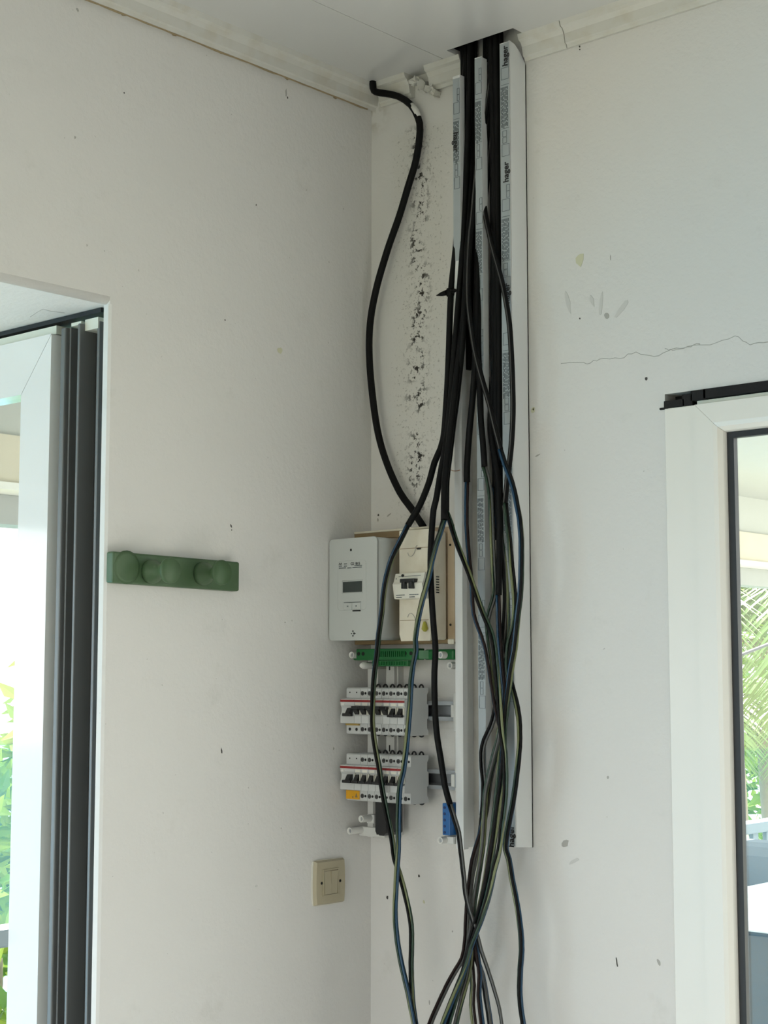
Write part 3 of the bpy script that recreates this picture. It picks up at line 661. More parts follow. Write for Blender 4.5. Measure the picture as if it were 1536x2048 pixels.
# ------------------------------------------------------------------ mounting board, meter, main breaker
BZ0, BZ1, BD = 1.553, 1.767, 0.050
bd = tag(empty('meter_board', (0.124, 0, BZ0)), 'yellowed plastic mounting board behind the grey meter and beige breaker', 'mounting board')
MB().bbox((0.0015, -BD+.004, BZ0), (0.2485, -0.0005, BZ1), .002).build('board_body', 'board_tan', bd)
MB().bbox((0.002, -BD, BZ1-.016), (0.140, -BD+.004, BZ1-.003), .001).build('edge_band', 'board_brown', bd)
MB().bbox((0.002, -BD-.001, BZ1-.004), (0.248, -BD+.004, BZ1), .001).build('top_rim', 'cream', bd)
MB().bbox((0.232, -BD, BZ0+.002), (0.248, -BD+.004, BZ1-.005), .001).build('edge_band', 'board_tan', bd)
MB().bbox((0.004, -BD-.0005, BZ0), (0.236, -BD+.004, BZ0+.008), .001).build('edge_band', 'board_brown', bd)
for zc in (1.730, 1.586):
    MB().cyl((.2385, -BD-.001, zc), (.2385, -BD, zc), .0022, 10).build('screw_hole', 'hole', bd)
bb = MB().bbox((.233, -BD-.003, BZ0-.002), (.247, -BD+.002, BZ0+.008), .002); bb.build('filler_lump', 'cream', bd)

MX0, MX1, MZ0, MZ1, MD = 0.004, 0.1225, 1.560, 1.7475, 0.120
me_ = tag(empty('electricity_meter', (0.063, -BD, MZ0)), 'pale grey rectangular electricity meter with a dark display', 'meter')
mm = MB().prism(rrect((MX0+MX1)/2, (MZ0+MZ1)/2, MX1-MX0, MZ1-MZ0, .008), 'y', -MD+.004, -BD-.002, smooth=True); mm.build('housing', 'meter_grey', me_)
mm = MB().prism(rrect((MX0+MX1)/2, (MZ0+MZ1)/2, MX1-MX0+.001, MZ1-MZ0+.001, .008), 'y', -MD, -MD+.004, smooth=True); face = mm.build('front_cover', 'meter_grey', me_)
mx = lambda px, py: ony(px, py, -MD)
def outline(poly, y, r_, par, m, name):
    pts_ = [Vector((x, y, z)) for x, z in poly]; pts_.append(pts_[0]); MB().tube(pts_, r_, 4).build(name, m, par)
a = mx(676, 1123); c = mx(732, 1219)
outline(rrect((a.x+c.x)/2, (a.z+c.z)/2, c.x-a.x, a.z-c.z, .006), -MD, .0004, face, 'meter_grey', 'panel_groove')
a = mx(686, 1164); c = mx(724, 1183.5); MB().box((a.x, -MD-.0006, c.z), (c.x, -MD+.001, a.z)).build('display', 'lcd', me_)
outline([(a.x-.002, a.z+.002), (c.x+.002, a.z+.002), (c.x+.002, c.z-.002), (a.x-.002, c.z-.002)], -MD, .0007, face, 'meter_grey', 'display_rim')
a = mx(688, 1206); c = mx(722, 1219)
wd = (c.x-a.x)/2
for k in (0, 1):
    bt = MB().bbox((a.x+k*wd+.0006, -MD-.0016, c.z), (a.x+(k+1)*wd-.0006, -MD+.001, a.z), .0006).build('push_button', 'meter_grey', me_)
    MB().box((a.x+(k+.42)*wd, -MD-.0019, (a.z+c.z)/2-.0008), (a.x+(k+.58)*wd, -MD-.0015, (a.z+c.z)/2+.0012)).build('symbol', 'print_grey', bt)
MB().box((a.x+wd+.001, -MD-.0012, c.z-.0032), (c.x-.001, -MD, c.z-.0008)).build('button_slot', 'hole', me_)
MB().box((a.x, -MD-.0008, a.z+.0002), (c.x, -MD, a.z+.0012)).build('button_slot', 'print_grey', me_)
p = mx(702, 1100); MB().box((p.x-.0018, -MD-.0006, p.z-.0022), (p.x+.0018, -MD, p.z+.0022)).build('seal_hole', 'hole', me_)
p = mx(706, 1267)
for dx, dz, s_ in ((0, .0042, .0013), (0, -.0042, .0013), (.0028, 0, .0017), (-.0035, -.0002, .0010), (.006, 0, .0008)):
    MB().box((p.x+dx-s_, -MD-.0005, p.z+dz-s_), (p.x+dx+s_, -MD, p.z+dz+s_)).build('seal_mark', 'hole', me_)
p = mx(711, 1127.5); text('CE 1815', (p.x, -MD-.0004, p.z), .0068, (PI/2, 0, 0), face, 'print_black', ext=.0001)
p = mx(681, 1128); text('AA', (p.x, -MD-.0004, p.z), .0060, (PI/2, 0, 0), face, 'print_black', ext=.0001)
lines = MB()
for px0, px1, py in ((688, 694, 1128), (678, 684, 1132.5), (688, 694, 1132.5), (709, 724, 1131.5), (678, 692, 1136.5), (695, 703, 1136), (705, 724, 1135.2)):
    x = mx(px0, py).x; x1 = mx(px1, py).x; z = mx(px0, py).z
    while x < x1:
        l_ = random.uniform(.0012, .0024); lines.box((x, -MD-.0004, z-.0009), (min(x+l_, x1), -MD, z+.0009)); x += l_+.0007
lines.build('small_print', 'print_grey', face)

KX0, KX1, KZ0, KZ1, KD = 0.1565, 0.2295, 1.557, 1.757, 0.096
mb_ = tag(empty('main_breaker', (0.193, -BD, KZ0)), 'tall beige main breaker casing with twin black levers beside the meter', 'breaker')
MB().bbox((KX0, -KD+.003, KZ0+.002), (KX1, -BD, KZ1-.003), .003).build('housing', 'cream', mb_)
mm = MB().prism([(KX0+.004, KZ0), (KX1-.001, KZ0), (KX1, KZ0+.003), (KX1, KZ1-.002), (KX1-.002, KZ1), (KX0+.001, KZ1), (KX0, KZ1-.002), (KX0, KZ0+.012)], 'y', -KD, -KD+.003)
cov = mm.build('front_cover', 'cream', mb_)
for py in (1098, 1241):
    a = ony(800, py, -KD); c = ony(857, py, -KD); MB().box((a.x, -KD-.0004, a.z-.0006), (c.x, -KD+.0002, a.z+.0004)).build('cover_joint', 'board_brown', cov)
    # light wire of the seal
    s0 = ony(828, py, -KD-.001); sg = 1 if py < 1200 else -1
    MB().tube(spline([s0+Vector((x_, -.001, sg*z_)) for x_, z_ in ((-.014, -.006), (-.012, -.011), (-.006, -.013), (0, -.009), (.004, -.001), (.006, .005), (.009, .0055))], .002), .0005, 4).build('seal_wire', 'mark_grey', cov)
    MB().cyl((s0.x+.008, -KD-.002, s0.z), (s0.x+.016, -KD-.002, s0.z), .0015, 8).build('seal_screw', 'print_black', cov)
sl_ = ony(849, 1252, -KD-.003)
MB().lathe(sl_+Vector((0, 0, .008)), sl_+Vector((.001, 0, -.010)), [(0, .002), (.3, .004), (.75, .006), (1, .002)], 10).build('lead_seal', 'yellow_seal', mb_)
for k in range(7):
    a = ony(891, 1155+k*5.2, -BD-.0012); MB().box((.2305, -KD+.016, a.z-.0009), (.2299, -KD+.024, a.z+.0009)).build('vent_slot', 'hole', mb_)
NX0, NX1, NZ0, NZ1, ND = 0.1585, 0.2285, 1.6315, 1.679, 0.113
nose = MB().prism([(-KD, NZ0), (-ND+.002, NZ0+.001), (-ND, NZ0+.004), (-ND-.004, NZ0+.027), (-ND-.001, NZ0+.031), (-ND+.004, NZ1-.001), (-KD, NZ1)], 'x', NX0, NX1).build('breaker_nose', 'old_white', mb_)
tg = MB().bbox((NX0+.022, -ND-.010, NZ0+.029), (NX0+.056, -ND+.002, NZ0+.036), .0012)
for dx in (.027, .044): tg.bbox((NX0+dx, -ND-.012, NZ0+.018), (NX0+dx+.0075, -ND-.002, NZ0+.031), .001)
tg.build('lever', 'toggle_black', mb_)
p = Vector((NX0+.020, -ND+.0015, NZ1-.005)); MB().cyl(p, p+Vector((0, -.0015, 0)), .0026, 12).build('test_button', 'toggle_black', mb_)
MB().box((NX0+.010, -ND+.001, NZ1-.0066), (NX1-.008, -ND+.003, NZ1-.0060)).build('print_line', 'print_grey', nose)
MB().box((NX0+.004, -ND+.0005, NZ1-.016), (NX0+.0052, -ND+.003, NZ1-.009)).build('print_line', 'print_grey', nose)
tl = MB()
for x0, x1, dz in ((.006, .026, .0075), (.037, .058, .0075), (.006, .017, .0035), (.037, .048, .0035)):
    x = x0
    while x < x1: l_ = random.uniform(.0012, .0025); tl.box((NX0+x, -ND-.0012+.0001, NZ0+dz-.0007), (NX0+x+l_, -ND+.002, NZ0+dz+.0007)); x += l_+.0007
tl.build('small_print', 'print_grey', nose)

# ------------------------------------------------------------------ chassis of the distribution board: uprights, DIN rails, studs
ch = tag(empty('distribution_chassis', (0.125, 0, 1.19)), 'bare white distribution board chassis with rails and hollow studs', 'chassis')
def upright(x0, x1, z0, z1, d0, d1, m='chassis_white', name='upright'):
    return MB().bbox((x0, -d1, z0), (x1, -d0, z1), .001).build(name, m, ch)
upright(.022, .036, 1.195, 1.545, .0005, .034)
upright(.0365, .041, 1.20, 1.54, .0005, .026)
u2 = upright(.058, .078, 1.195, 1.545, .0005, .022)
upright(.0785, .083, 1.20, 1.54, .0005, .016)
upright(.232, .2485, 1.395, 1.465, .0005, .036); upright(.232, .2485, 1.29, 1.39, .0005, .032); upright(.234, .2485, 1.47, 1.545, .0005, .010)
for z in (1.511, 1.360, 1.208):
    MB().bbox((.0655, -.0228, z-.006), (.0685, -.0215, z+.006), .0006, seg=1).build('slot', 'hole', u2)
upright(.006, .07, 1.197, 1.214, .030, .040, name='cross_bar')
upright(.226, .2485, 1.199, 1.212, .0005, .058, name='foot')
upright(.030, .048, 1.222, 1.238, .030, .045, name='bracket')
for zc in (1.4315, 1.3085):
    pr_ = [(-.0005, zc-.008), (-.030, zc-.012), (-.030, zc-.0175), (-.0315, zc-.0175), (-.0315, zc-.0105), (-.004, zc-.008), (-.004, zc+.008), (-.0315, zc+.0105), (-.0315, zc+.0175), (-.030, zc+.0175), (-.030, zc+.012), (-.0005, zc+.008)]
    MB().prism(pr_, 'x', .016, .249).build('din_rail', 'galv', ch)
    MB().bbox((.2255, -.035, zc-.013), (.2485, -.020, zc+.013), .001).build('end_stop', 'galv', ch)
    MB().bbox((.2265, -.0365, zc-.011), (.2345, -.034, zc+.011), .001).build('end_stop', 'chassis_white', ch)
def stud(px, py, d, solid=False):
    p = ony(px, py, -d); r_ = .0064
    if solid: MB().lathe((p.x, -.0005, p.z), (p.x, -d-.004, p.z), [(0, r_), (.92, r_), (1, r_*.6)], 14).build('stud', 'tape_white', ch); return
    m2 = MB().lathe((p.x, -.0005, p.z), (p.x, -d, p.z), [(0, r_), (1, r_)], 16, cap=False)
    m2.lathe((p.x, -d, p.z), (p.x, -d+.012, p.z), [(0, r_), (0, r_*.66), (1, r_*.66)], 16, cap=False)
    o_ = m2.build('stud', 'tape_white', ch)
    MB().cyl((p.x, -d+.0035, p.z), (p.x, -d+.005, p.z), r_*.66, 12).build('bore', 'galv', o_)
for a in ((703, 1310, .072), (880, 1310, .066), (899, 1331, .052), (722, 1638, .070), (699, 1662, .072), (880, 1681, .072)): stud(*a)
stud(725, 1331, .068, True); stud(899, 1655, .052, True)

# green earth bar on the chassis
gz = 1.5325
gb = tag(empty('earth_bar', (.11, -.03, gz-.012)), 'green terminal bar with a row of slots under the meter board', 'terminal block')
gbar = MB().bbox((.022, -.066, gz-.009), (.172, -.044, gz+.012), .0015).build('body', 'green_block', gb)
MB().bbox((.062, -.0655, gz-.0205), (.150, -.050, gz-.0095), .001).build('lower_step', 'green_block', gb)
MB().bbox((.176, -.052, gz-.009), (.247, -.040, gz+.010), .004).build('end_arm', 'green_block', gb)
MB().prism([(.166, -.064), (.188, -.052), (.188, -.044), (.166, -.044)], 'z', gz-.007, gz+.008).build('neck', 'green_block', gb)
MB().bbox((.006, -.058, gz-.009), (.0215, -.046, gz+.007), .003).build('end_arm', 'green_block', gb)
for k in range(16): MB().box((.0722+k*.0047, -.0690, gz-.003), (.0745+k*.0047, -.0655, gz+.007)).build('rib', 'green_block', gbar)
for x in (.0285, .040, .144, .158):
    MB().cyl((x, -.0658, gz+.003), (x, -.0666, gz+.003), .0036, 12).build('terminal_hole', 'hole', gbar)
for z in range(13): MB().box((.066+z*.0063, -.0675, gz-.018), (.0675+z*.0063, -.0652, gz-.012)).build('rib', 'green_block', gbar)

# blue neutral bar
nbz = 1.244
nb = tag(empty('neutral_bar', (.238, -.03, 1.214)), 'small blue terminal bar with five holes by the trunking foot', 'terminal block')
bbd = MB().bbox((.229, -.064, 1.2145), (.2465, -.032, 1.2705), .0015).build('body', 'blue_block', nb)
for k in range(5): MB().cyl((.2345, -.0639, 1.2195+k*.0108), (.2345, -.0646, 1.2195+k*.0108), .0026, 10).build('terminal_hole', 'navy', bbd)

# black cable duct under the lower row
bk = tag(empty('busbar_cover', (.108, -.03, 1.205)), 'black plastic sleeve standing upright under the lower breaker row', 'cover')
MB().prism([(.0745, 1.268), (.0745, 1.212), (.078, 1.2055), (.081, 1.2075), (.084, 1.2045), (.095, 1.2045), (.1005, 1.2095), (.1005, 1.268)], 'y', -.070, -.024).build('sleeve', 'toggle_black', bk)

# ------------------------------------------------------------------ circuit breakers
MP = 0.0176; NOSE, SHO, BACK = .0985, .0815, .032
def body_prof(zc): # (y,z) side outline of a DIN module
    return [(-BACK, zc-.043), (-SHO+.003, zc-.043), (-SHO, zc-.041), (-SHO, zc-.0235), (-NOSE+.001, zc-.0225), (-NOSE, zc-.0215), (-NOSE, zc-.009), (-NOSE+.0035, zc-.002), (-NOSE+.0035, zc+.006), (-NOSE, zc+.0115), (-NOSE, zc+.0215),
            (-NOSE+.001, zc+.0225), (-SHO, zc+.0235), (-SHO, zc+.041), (-SHO+.003, zc+.043), (-BACK, zc+.043), (-BACK, zc+.036), (-BACK-.004, zc+.030), (-BACK-.004, zc+.014), (-BACK+.000, zc+.012), (-BACK+.0, zc-.012), (-BACK-.004, zc-.014), (-BACK-.004, zc-.030), (-BACK, zc-.036)]
MODULES = {}
def module(kind, x0, zc):
    """one-module breaker; kind 'up' or 'down' is the lever position"""
    if kind in MODULES:
        r_ = copy_tree(MODULES[kind]); r_.location = (x0, 0, zc); return r_
    r_ = empty('circuit_breaker', (0, 0, 0)); W = MP-.0005
    MB().prism(body_prof(0), 'x', .0002, W).build('housing', 'mcb_grey', r_)
    MB().box((.0002, -NOSE-.0006, .0165), (W, -NOSE+.0005, .0205)).build('red_band', 'mcb_red', r_)
    tm = MB()
    if kind == 'down':
        tm.prism([(-NOSE+.004, .006), (-NOSE-.002, .0055), (-NOSE-.009, -.006), (-NOSE-.0085, -.0085), (-NOSE-.004, -.0085), (-NOSE+.004, -.003)], 'x', .0045, .0135)
        tm.bbox((.0006, -NOSE-.010, -.0095), (W-.0004, -NOSE-.002, -.0045), .001)
    else:
        tm.prism([(-NOSE+.004, -.006), (-NOSE-.002, -.006), (-NOSE-.009, .003), (-NOSE-.0085, .006), (-NOSE-.004, .006), (-NOSE+.004, .003)], 'x', .0035, .0140)
        tm.bbox((.0006, -NOSE-.010, .004), (W-.0004, -NOSE-.002, .0095), .001)
    tm.build('toggle', 'toggle_black', r_)
    for s_ in (0, 1):   # raised cheeks beside the lever
        x = .0016 if s_ == 0 else .0148
        MB().bbox((x, -NOSE-.0025, -.006), (x+.0015, -NOSE+.003, .008), .0005, seg=1).build('cheek', 'old_white', r_)
    for z in (.0325, -.0335):
        p0 = Vector((.0052, -SHO-.0002, z)); h = MB().cyl(p0, p0+Vector((0, -.0004, 0)), .0042, 12).build('terminal_screw', 'screw_dark', r_)
        MB().box((.0025, -SHO-.0008, z-.0004), (.0079, -SHO-.0005, z+.0004)).build('screw_slot', 'hole', h)
        p0 = Vector((.0127, -SHO+.0002, z)); MB().cyl(p0, p0+Vector((0, -.0005, 0)), .0024, 10).build('terminal_hole', 'hole', r_)
    MB().box((.003, -NOSE-.0003, .0105), (.0145, -NOSE+.0005, .0150)).build('rating_print', 'old_white', r_)
    # black clamp loops showing behind the head and foot
    for sg in (1, -1):
        pts_ = [Vector((.009+.0048*math.cos(a), -BACK-.010, sg*(.0425+.006*math.sin(a)*(1 if sg > 0 else .5)))) for a in [PI*i/8 for i in range(9)]]
        MB().tube(pts_, .0017, 6).build('clamp_loop', 'toggle_black', r_)
    MODULES[kind] = r_; r_.location = (x0, 0, zc); return r_
RX = .0125
def rccb(zc, lower):
    r_ = empty('residual_current_breaker', (RX, 0, zc)); W = 2*MP-.0005; x0 = RX
    MB().prism(body_prof(zc), 'x', x0, x0+W).build('housing', 'mcb_grey', r_)
    MB().box((x0, -NOSE-.0006, zc+.0165), (x0+W, -NOSE+.0005, zc+.0205)).build('red_band', 'mcb_red', r_)
    tm = MB(); tm.prism([(-NOSE+.004, zc+.006), (-NOSE-.002, zc+.0055), (-NOSE-.009, zc-.006), (-NOSE-.0085, zc-.0085), (-NOSE-.004, zc-.0085), (-NOSE+.004, zc-.003)], 'x', x0+.019, x0+.029)
    tm.bbox((x0+.013, -NOSE-.010, zc-.0095), (x0+W-.001, -NOSE-.002, zc-.0040), .001); tm.build('toggle', 'toggle_black', r_)
    MB().bbox((x0+.003, -NOSE-.0015, zc+.010), (x0+.010, -NOSE+.001, zc+.0145), .0006).build('test_button', 'tape_white', r_)
    for k in (0, 1):
        x = x0+.0085+k*.017
        MB().cyl((x, -SHO+.0002, zc+.034), (x, -SHO-.0005, zc+.034), .0013, 8).build('terminal_hole', 'hole', r_)
        if not lower: MB().cyl((x, -SHO+.0002, zc-.034), (x, -SHO-.0005, zc-.034), .0030, 10).build('terminal_hole', 'hole', r_)
    if lower:
        lb = MB().bbox((x0+.0005, -SHO-.0018, zc-.0405), (x0+W-.001, -SHO+.001, zc-.0245), .0006).build('warning_label', 'label_orange', r_)
        MB().prism([(x0+.0235, zc-.037), (x0+.030, zc-.037), (x0+.0268, zc-.0285)], 'y', -SHO-.0022, -SHO-.0017).build('warning_sign', 'board_brown', lb)
        MB().box((x0+.017, -SHO-.0022, zc-.0385), (x0+.019, -SHO-.0017, zc-.035)).build('print', 'board_brown', lb)
    else:
        MB().box((x0+.0005, -SHO-.0035, zc-.0268), (x0+W-.001, -SHO+.001, zc-.0235)).build('warning_label', 'label_ochre', r_)
    return r_
Z1, Z2 = 1.430, 1.3085
tag(rccb(Z1, False), 'wide residual current breaker with ochre strip, first in the upper breaker row', 'breaker')
tag(rccb(Z2, True), 'wide residual current breaker with orange warning label, first in the lower row', 'breaker')
ORD = ['first', 'second', 'third', 'fourth', 'fifth', 'sixth', 'seventh']
for k in range(7):
    up = k < 5
    tag(module('up' if up else 'down', RX+(2+k)*MP, Z1), 'slim grey breaker, %s after the wide one in the upper row, toggle %s' % (ORD[k], 'up' if up else 'down'), 'breaker', 'upper row breakers')
for k in range(7):
    tag(module('down', RX+(2+k)*MP, Z2), 'slim grey breaker, %s after the wide one in the lower row, toggle down' % ORD[k], 'breaker', 'lower row breakers')

# ------------------------------------------------------------------ light switch on the left wall
p = onx(654, 1763); sy, sz = p.y, p.z
sw = tag(empty('light_switch', (0, sy, sz-.04)), 'beige double rocker light switch low on the left wall', 'switch')
W, H = .040, .0405
def plate(half_w, half_h, waist, x0, x1, top):  # slightly waisted bevelled plate, outline in y,z
    ol = []
    for i in range(9): t = -1+2*i/8; ol.append((t*half_w, half_h-waist*0))
    for i in range(1, 9): t = 1-2*i/8; ol.append((half_w+waist*(1-t*t), t*half_h))
    for i in range(1, 9): t = 1-2*i/8; ol.append((t*half_w, -half_h))
    for i in range(1, 8): t = -1+2*i/8; ol.append((-half_w-waist*(1-t*t), t*half_h))
    n_ = len(ol); m_ = MB(); vs_ = [(x0, sy+u, sz+v) for u, v in ol]+[(x1, sy+u*top, sz+v*top) for u, v in ol]
    m_.add(vs_, [(i, (i+1) % n_, n_+(i+1) % n_, n_+i) for i in range(n_)] + [tuple(range(n_, 2*n_)), tuple(reversed(range(n_)))]); return m_
plate(.0385, .0400, .002, .0032, .010, .93).build('face_plate', 'switch_beige', sw)
mo = MB(); k = 24
mo.prism([(sy+(.0405+.0015*random.random())*max(-1, min(1, 1.35*math.cos(2*PI*i/k))), sz+(.041+.001*random.random())*max(-1, min(1, 1.35*math.sin(2*PI*i/k)))) for i in range(k)], 'x', .0002, .0032); mo.build('mortar_edge', 'mortar', sw)
fm_ = MB()
for y0, y1, z0_, z1_ in ((sy-.0215, sy-.0192, sz-.0240, sz+.0240), (sy+.0169, sy+.0192, sz-.0240, sz+.0240), (sy-.0192, sy+.0169, sz+.0218, sz+.0240), (sy-.0192, sy+.0169, sz-.0240, sz-.0218)):
    fm_.box((.0095, y0, z0_), (.0120, y1, z1_))
fm_.build('rocker_surround', 'switch_beige', sw)
for s_, ang in ((-1, .10), (1, -.10)):
    y0, y1 = (sy-.0178, sy-.0016) if s_ < 0 else (sy-.0010, sy+.0155)
    mm = MB().prism([(.0095, sz-.0205), (.0122+ang*.012, sz-.0205), (.0122, sz), (.0122-ang*.012, sz+.0205), (.0095, sz+.0205)], 'y', y0, y1); mm.build('rocker', 'switch_beige', sw)
for yy in (sy-.0245, sy+.0245):
    MB().cyl((.0096, yy, sz), (.0106, yy, sz), .0026, 10).build('screw_hole', 'hole', sw)

# ------------------------------------------------------------------ green coat rack on the left wall
RZ = 1.669
rk = tag(empty('coat_rack', (0, -.50, RZ-.03)), 'green painted wooden coat rack with round pegs on the left wall', 'coat rack')
rb = MB().bbox((.0, -.641, -.0255), (.018, -.362, .0255), .003)
for i, v in enumerate(rb.v): rb.v[i] = (v[0]+.0003, v[1], v[2]+RZ + (v[1]+.5)*(-.012))
rb.build('board', 'rack_green', rk)
mm = MB(); mm.lathe((.016, -.612, RZ+.0025), (.0200, -.612, RZ+.0025), [(0, .0275), (.5, .0275), (1, .022)], 24); mm.build('boss', 'rack_green', rk)
for px, py in ((342, 1141), (445, 1145)):
    # the peg head stands about 8 cm off the wall
    p = onx(px, py, .070); q0 = Vector((.018, p.y, p.z)); q1 = Vector((.072, p.y, p.z))
    pg = MB().lathe(q0, q1, [(0, .0195), (.10, .0200), (.2, .0190), (.34, .0130), (.55, .0105), (.70, .0120), (.80, .0180), (.88, .0212), (.94, .0214), (1.0, .0195), (1.0, .001)], 24)
    pg.build('peg', 'rack_green', rk)

# ------------------------------------------------------------------ outside: balcony, roof, railing, plants, furniture
mat('deck', (0.34, 0.33, 0.31), 0.7, var=0.1, vscale=4); mat('roof_white', (0.50, 0.51, 0.49), 0.6, var=0.03); mat('beam_cream', (0.62, 0.57, 0.47), 0.6, var=0.08, vscale=6)
mat('gutter_grey', (0.35, 0.36, 0.35), 0.5, var=0.05); mat('rail_grey', (0.19, 0.23, 0.245), 0.5, var=0.08, vscale=8)
mat('leaf_a', (0.20, 0.34, 0.03), 0.5); mat('leaf_b', (0.36, 0.48, 0.05), 0.5); mat('leaf_c', (0.10, 0.22, 0.03), 0.5)
mat('frond', (0.17, 0.25, 0.045), 0.45); mat('frond_dry', (0.30, 0.27, 0.11), 0.6); mat('bark', (0.30, 0.25, 0.18), 0.8, var=0.2, vscale=20)
mat('sea', (0.03, 0.22, 0.36), 0.35, var=0.1, vscale=0.02); mat('land', (0.24, 0.24, 0.17), 0.9, var=0.3, vscale=0.2)
mat('cloth_grey', (0.18, 0.19, 0.19), 0.9, var=0.1, vscale=8, bump=0.2, bscale=60); mat('cushion', (0.80, 0.80, 0.76), 0.8); mat('table_white', (0.78, 0.77, 0.74), 0.5, var=0.05)
mat('table_brown', (0.095, 0.075, 0.052), 0.6, var=0.1); mat('wire', (0.08, 0.09, 0.09), 0.6); mat('cloth_blue', (0.45, 0.55, 0.62), 0.8)
struct(MB().box((-1.62, -5.0, -0.30), (-0.2, 6.0, -0.15)).box((-0.2, 0.2, -0.30), (4.6, 6.0, -0.15)).build('terrace_floor', 'deck'))
struct(MB().box((-1.75, -5.0, 2.30), (-0.5, 6.2, 2.36)).box((-0.5, 0.2, 2.30), (0.35, 6.2, 2.36)).build('terrace_roof', 'roof_white'))
bm_ = MB().box((-1.62, -5.0, 2.005), (-1.50, 6.2, 2.135)); o = bm_.build('eave_beam', 'beam_cream'); tag(o, 'cream beam along the eave of the veranda', 'beam')
o = MB().box((-1.66, -5.0, 1.985), (-1.48, 6.2, 2.0045)).build('eave_trim', 'tape_white'); tag(o, 'thin white strip under the cream eave beam', 'trim')
o = MB().prism([(-1.70, 1.905), (-1.60, 1.905), (-1.59, 1.9845), (-1.70, 1.9845)], 'y', -5.0, 6.2).build('gutter', 'gutter_grey'); tag(o, 'grey gutter hanging at the veranda edge', 'gutter')
struct(MB().box((-1.60, -5.0, 2.1355), (-1.52, 6.2, 2.30)).build('trim_6', 'roof_white'))

def railing(y0, y1):
    r_ = tag(empty('railing', (-1.45, (y0+y1)/2, -.15)), 'blue-grey balcony railing with flat balusters', 'railing')
    MB().bbox((-1.49, y0, .805), (-1.41, y1, .852), .006).build('top_rail', 'rail_grey', r_)
    MB().bbox((-1.475, y0, -.05), (-1.425, y1, -.01), .004).build('bottom_rail', 'rail_grey', r_)
    y = y0+.05
    while y < y1:
        big = abs((y-y0-.05) % 1.2) < .06
        MB().box((-1.47 if big else -1.46, y, -.15 if big else -.01), (-1.43 if big else -1.44, y+(.09 if big else .045), .805)).build('post' if big else 'baluster', 'rail_grey', r_); y += .12
railing(-1.5, 5.9)

def leaf_cloud(name, label, cat, c, rad, n_, size, mats, trunk=None, seed=0):
    rnd = random.Random(seed); r_ = tag(empty(name, (c[0], c[1], min(c[2]-rad[2], trunk if trunk is not None else 99))), label, cat); m_ = MB()
    for i in range(n_):
        a = rnd.uniform(0, 2*PI); cz = rnd.uniform(-1, 1); rr = rnd.uniform(.55, 1.0)**.5; lump = 1+.22*math.sin(5*a+seed)*math.cos(4*cz+a)
        d = Vector((math.cos(a)*math.sqrt(1-cz*cz)*rad[0], math.sin(a)*math.sqrt(1-cz*cz)*rad[1], cz*rad[2]))*rr*lump
        p_ = Vector(c)+d; u = Vector((rnd.gauss(0, 1), rnd.gauss(0, 1), rnd.gauss(0, .6))).normalized(); v = u.orthogonal().normalized(); s_ = size*rnd.uniform(.6, 1.3)
        w_ = u.cross(v)*s_*.15
        m_.add([p_-u*s_, p_+v*s_*.42+w_, p_+u*s_, p_-v*s_*.42+w_], [(0, 1, 2), (0, 2, 3)], rnd.choice([0, 0, 1, 1, 2]))
    o_ = m_.build('foliage', mats, r_); o_['kind'] = 'stuff'
    if trunk is not None:
        t_ = MB(); t_.lathe((c[0], c[1], trunk), (c[0], c[1], c[2]+rad[2]*.3), [(0, .09), (.5, .06), (1, .03)], 8)
        for k in range(6):
            a = k*1.05; t_.tube(spline([Vector((c[0], c[1], c[2]-rad[2]*.5+.1*k)), Vector((c[0]+.4*rad[0]*math.cos(a), c[1]+.4*rad[1]*math.sin(a), c[2]+.1*k)), Vector((c[0]+.8*rad[0]*math.cos(a), c[1]+.8*rad[1]*math.sin(a), c[2]+.3*rad[2]))], .1), .02, 5)
        t_.build('trunk', 'bark', r_)
LM = ['leaf_a', 'leaf_b', 'leaf_c']
GZ = -2.6
leaf_cloud('leafy_tree', 'yellow-green leafy tree before the sea beyond the railing', 'tree', (-4.3, 2.15, -.10), (1.0, 1.25, 1.45), 9000, .065, LM, GZ, 3)
leaf_cloud('leafy_tree', 'dark green bush left of the yellow-green tree beyond the railing', 'tree', (-4.0, -.75, -.55), (1.0, .9, 1.2), 5000, .065, LM, GZ, 5)
leaf_cloud('leafy_tree', 'broad green bush under the palms beyond the railing', 'tree', (-8.4, 8.2, -.3), (2.0, 2.0, 2.0), 6000, .09, LM, GZ, 8)
leaf_cloud('leafy_tree', 'tall leafy tree closing the view behind the palms', 'tree', (-7.4, 15.6, .9), (2.4, 2.4, 2.9), 9000, .12, LM, GZ, 9)
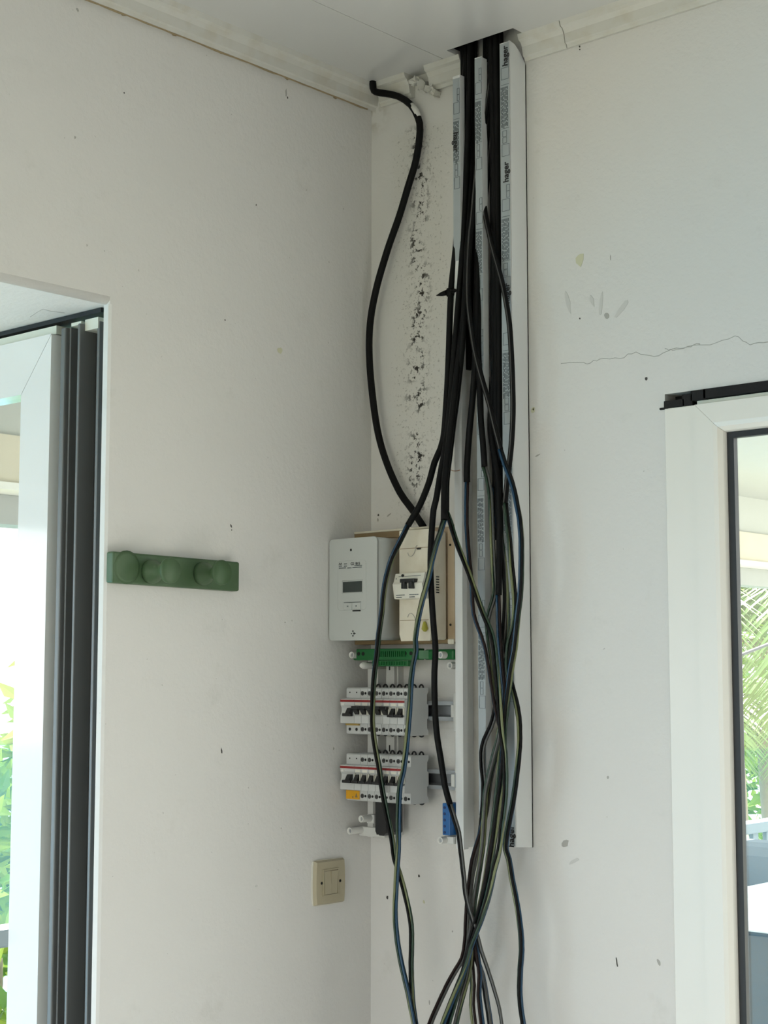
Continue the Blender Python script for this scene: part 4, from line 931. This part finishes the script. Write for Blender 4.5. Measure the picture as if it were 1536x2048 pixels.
def palm(label, base, top, nf, L_, seed):
    rnd = random.Random(seed); r_ = tag(empty('palm_tree', base), label, 'palm'); base = Vector(base); top = Vector(top)
    MB().tube(spline([base, base.lerp(top, .5)+Vector((.08, .05, 0)), top], .15), .10, 10).build('trunk', 'bark', r_)
    for k in range(nf):
        a = 2*PI*k/nf+rnd.uniform(-.2, .2); el = rnd.uniform(-.15, .9); h = Vector((math.cos(a), math.sin(a), 0))
        sp_ = spline([top, top+h*L_*.35+Vector((0, 0, L_*.30*el+.05)), top+h*L_*.7+Vector((0, 0, L_*(.30*el-.06))), top+h*L_*.95+Vector((0, 0, L_*(.15*el-.38)))], .06)
        m_ = MB().tube(sp_, .012, 5, rfun=lambda t: 1.1-t)
        for i in range(2, len(sp_)-1):
            t = i/len(sp_); tn = (sp_[i+1]-sp_[i-1]).normalized(); sd = tn.cross(Vector((0, 0, 1))).normalized(); l_ = L_*.30*math.sin(PI*min(1, .12+t*.85))+.05
            for s_ in (-1, 1):
                for off in (0, .5):
                    p_ = sp_[i].lerp(sp_[i+1], off); tip = p_+sd*s_*l_*.8+tn*l_*.5+Vector((0, 0, -l_*rnd.uniform(.25, .7))); mid = p_.lerp(tip, .45)+Vector((0, 0, .02)); wv = tn*.011
                    m_.add([p_-wv, p_+wv, mid+wv*1.3, mid-wv*1.3, tip], [(0, 1, 2, 3), (3, 2, 4)], 0)
        m_.build('frond', 'frond' if rnd.random() > .2 else 'frond_dry', r_)
palm('palm with fronds hanging below the veranda gutter', (-4.2, 8.6, GZ), (-4.1, 8.5, 1.75), 15, 1.8, 2)
palm('palm standing before the tall leafy tree', (-5.7, 11.9, GZ), (-5.6, 11.9, 1.0), 15, 1.5, 4)
palm('low palm with half dry fronds close behind the railing', (-3.1, 5.45, GZ), (-3.05, 5.4, .45), 13, 1.2, 6)
o = MB().box((-600, -600, -31), (-40, 900, -30)).build('sea', 'sea'); struct(o)
o = MB().add([(-40, -200, -30), (-1.7, -200, GZ), (-1.7, 300, GZ), (-40, 300, -30)], [(0, 1, 2, 3)]).add([(-1.7, -200, GZ-.01), (60, -200, GZ-.01), (60, 300, GZ-.01), (-1.7, 300, GZ-.01)], [(0, 1, 2, 3)]).build('ground', 'land'); struct(o)
# furniture on the veranda, seen through the right door
sf = tag(empty('outdoor_sofa', (-.55, 3.6, -.15)), 'grey cloth covered seat standing against the veranda railing', 'sofa')
MB().bbox((-1.38, 3.55, .10), (.25, 3.75, .82), .05).build('backrest', 'cloth_grey', sf)
MB().bbox((-1.38, 3.10, .02), (.25, 3.56, .48), .05).build('seat', 'cloth_grey', sf)
MB().bbox((-1.38, 3.08, -.148), (-1.27, 3.7, .60), .03).build('armrest', 'cloth_grey', sf); MB().bbox((.14, 3.08, -.148), (.25, 3.7, .60), .03).build('armrest', 'cloth_grey', sf)
o = MB().bbox((-1.05, 3.14, .482), (-.35, 3.52, .70), .07, seg=4).build('cushion', 'cushion'); tag(o, 'white cushion lying on the grey veranda seat', 'cushion')
tb = tag(empty('veranda_sideboard', (-.5, 2.8, -.15)), 'low dark sideboard with a white top on the veranda', 'sideboard')
MB().bbox((-1.32, 2.56, .645), (.35, 3.02, .685), .006).build('top', 'table_white', tb)
MB().bbox((-1.28, 2.60, -.05), (.31, 2.99, .6445), .004).build('body', 'table_brown', tb)
for k in range(3): MB().bbox((-1.26+k*.525, 2.588, -.03), (-1.26+k*.525+.51, 2.5995, .63), .003).build('door_panel', 'table_brown', tb)
for x in (-1.26, .24):
    for y in (2.62, 2.93): MB().bbox((x, y, -.149), (x+.05, y+.05, -.0505), .003).build('leg', 'table_brown', tb)
o = MB().tube(spline([Vector((-1.45, 0.3, .850)), Vector((-1.548, 3.1, 1.365)), Vector((-1.65, 6.0, 1.906))], .3), .008, 5).build('stay_wire', 'wire'); tag(o, 'dark stay wire slanting from the railing up to the gutter', 'wire')
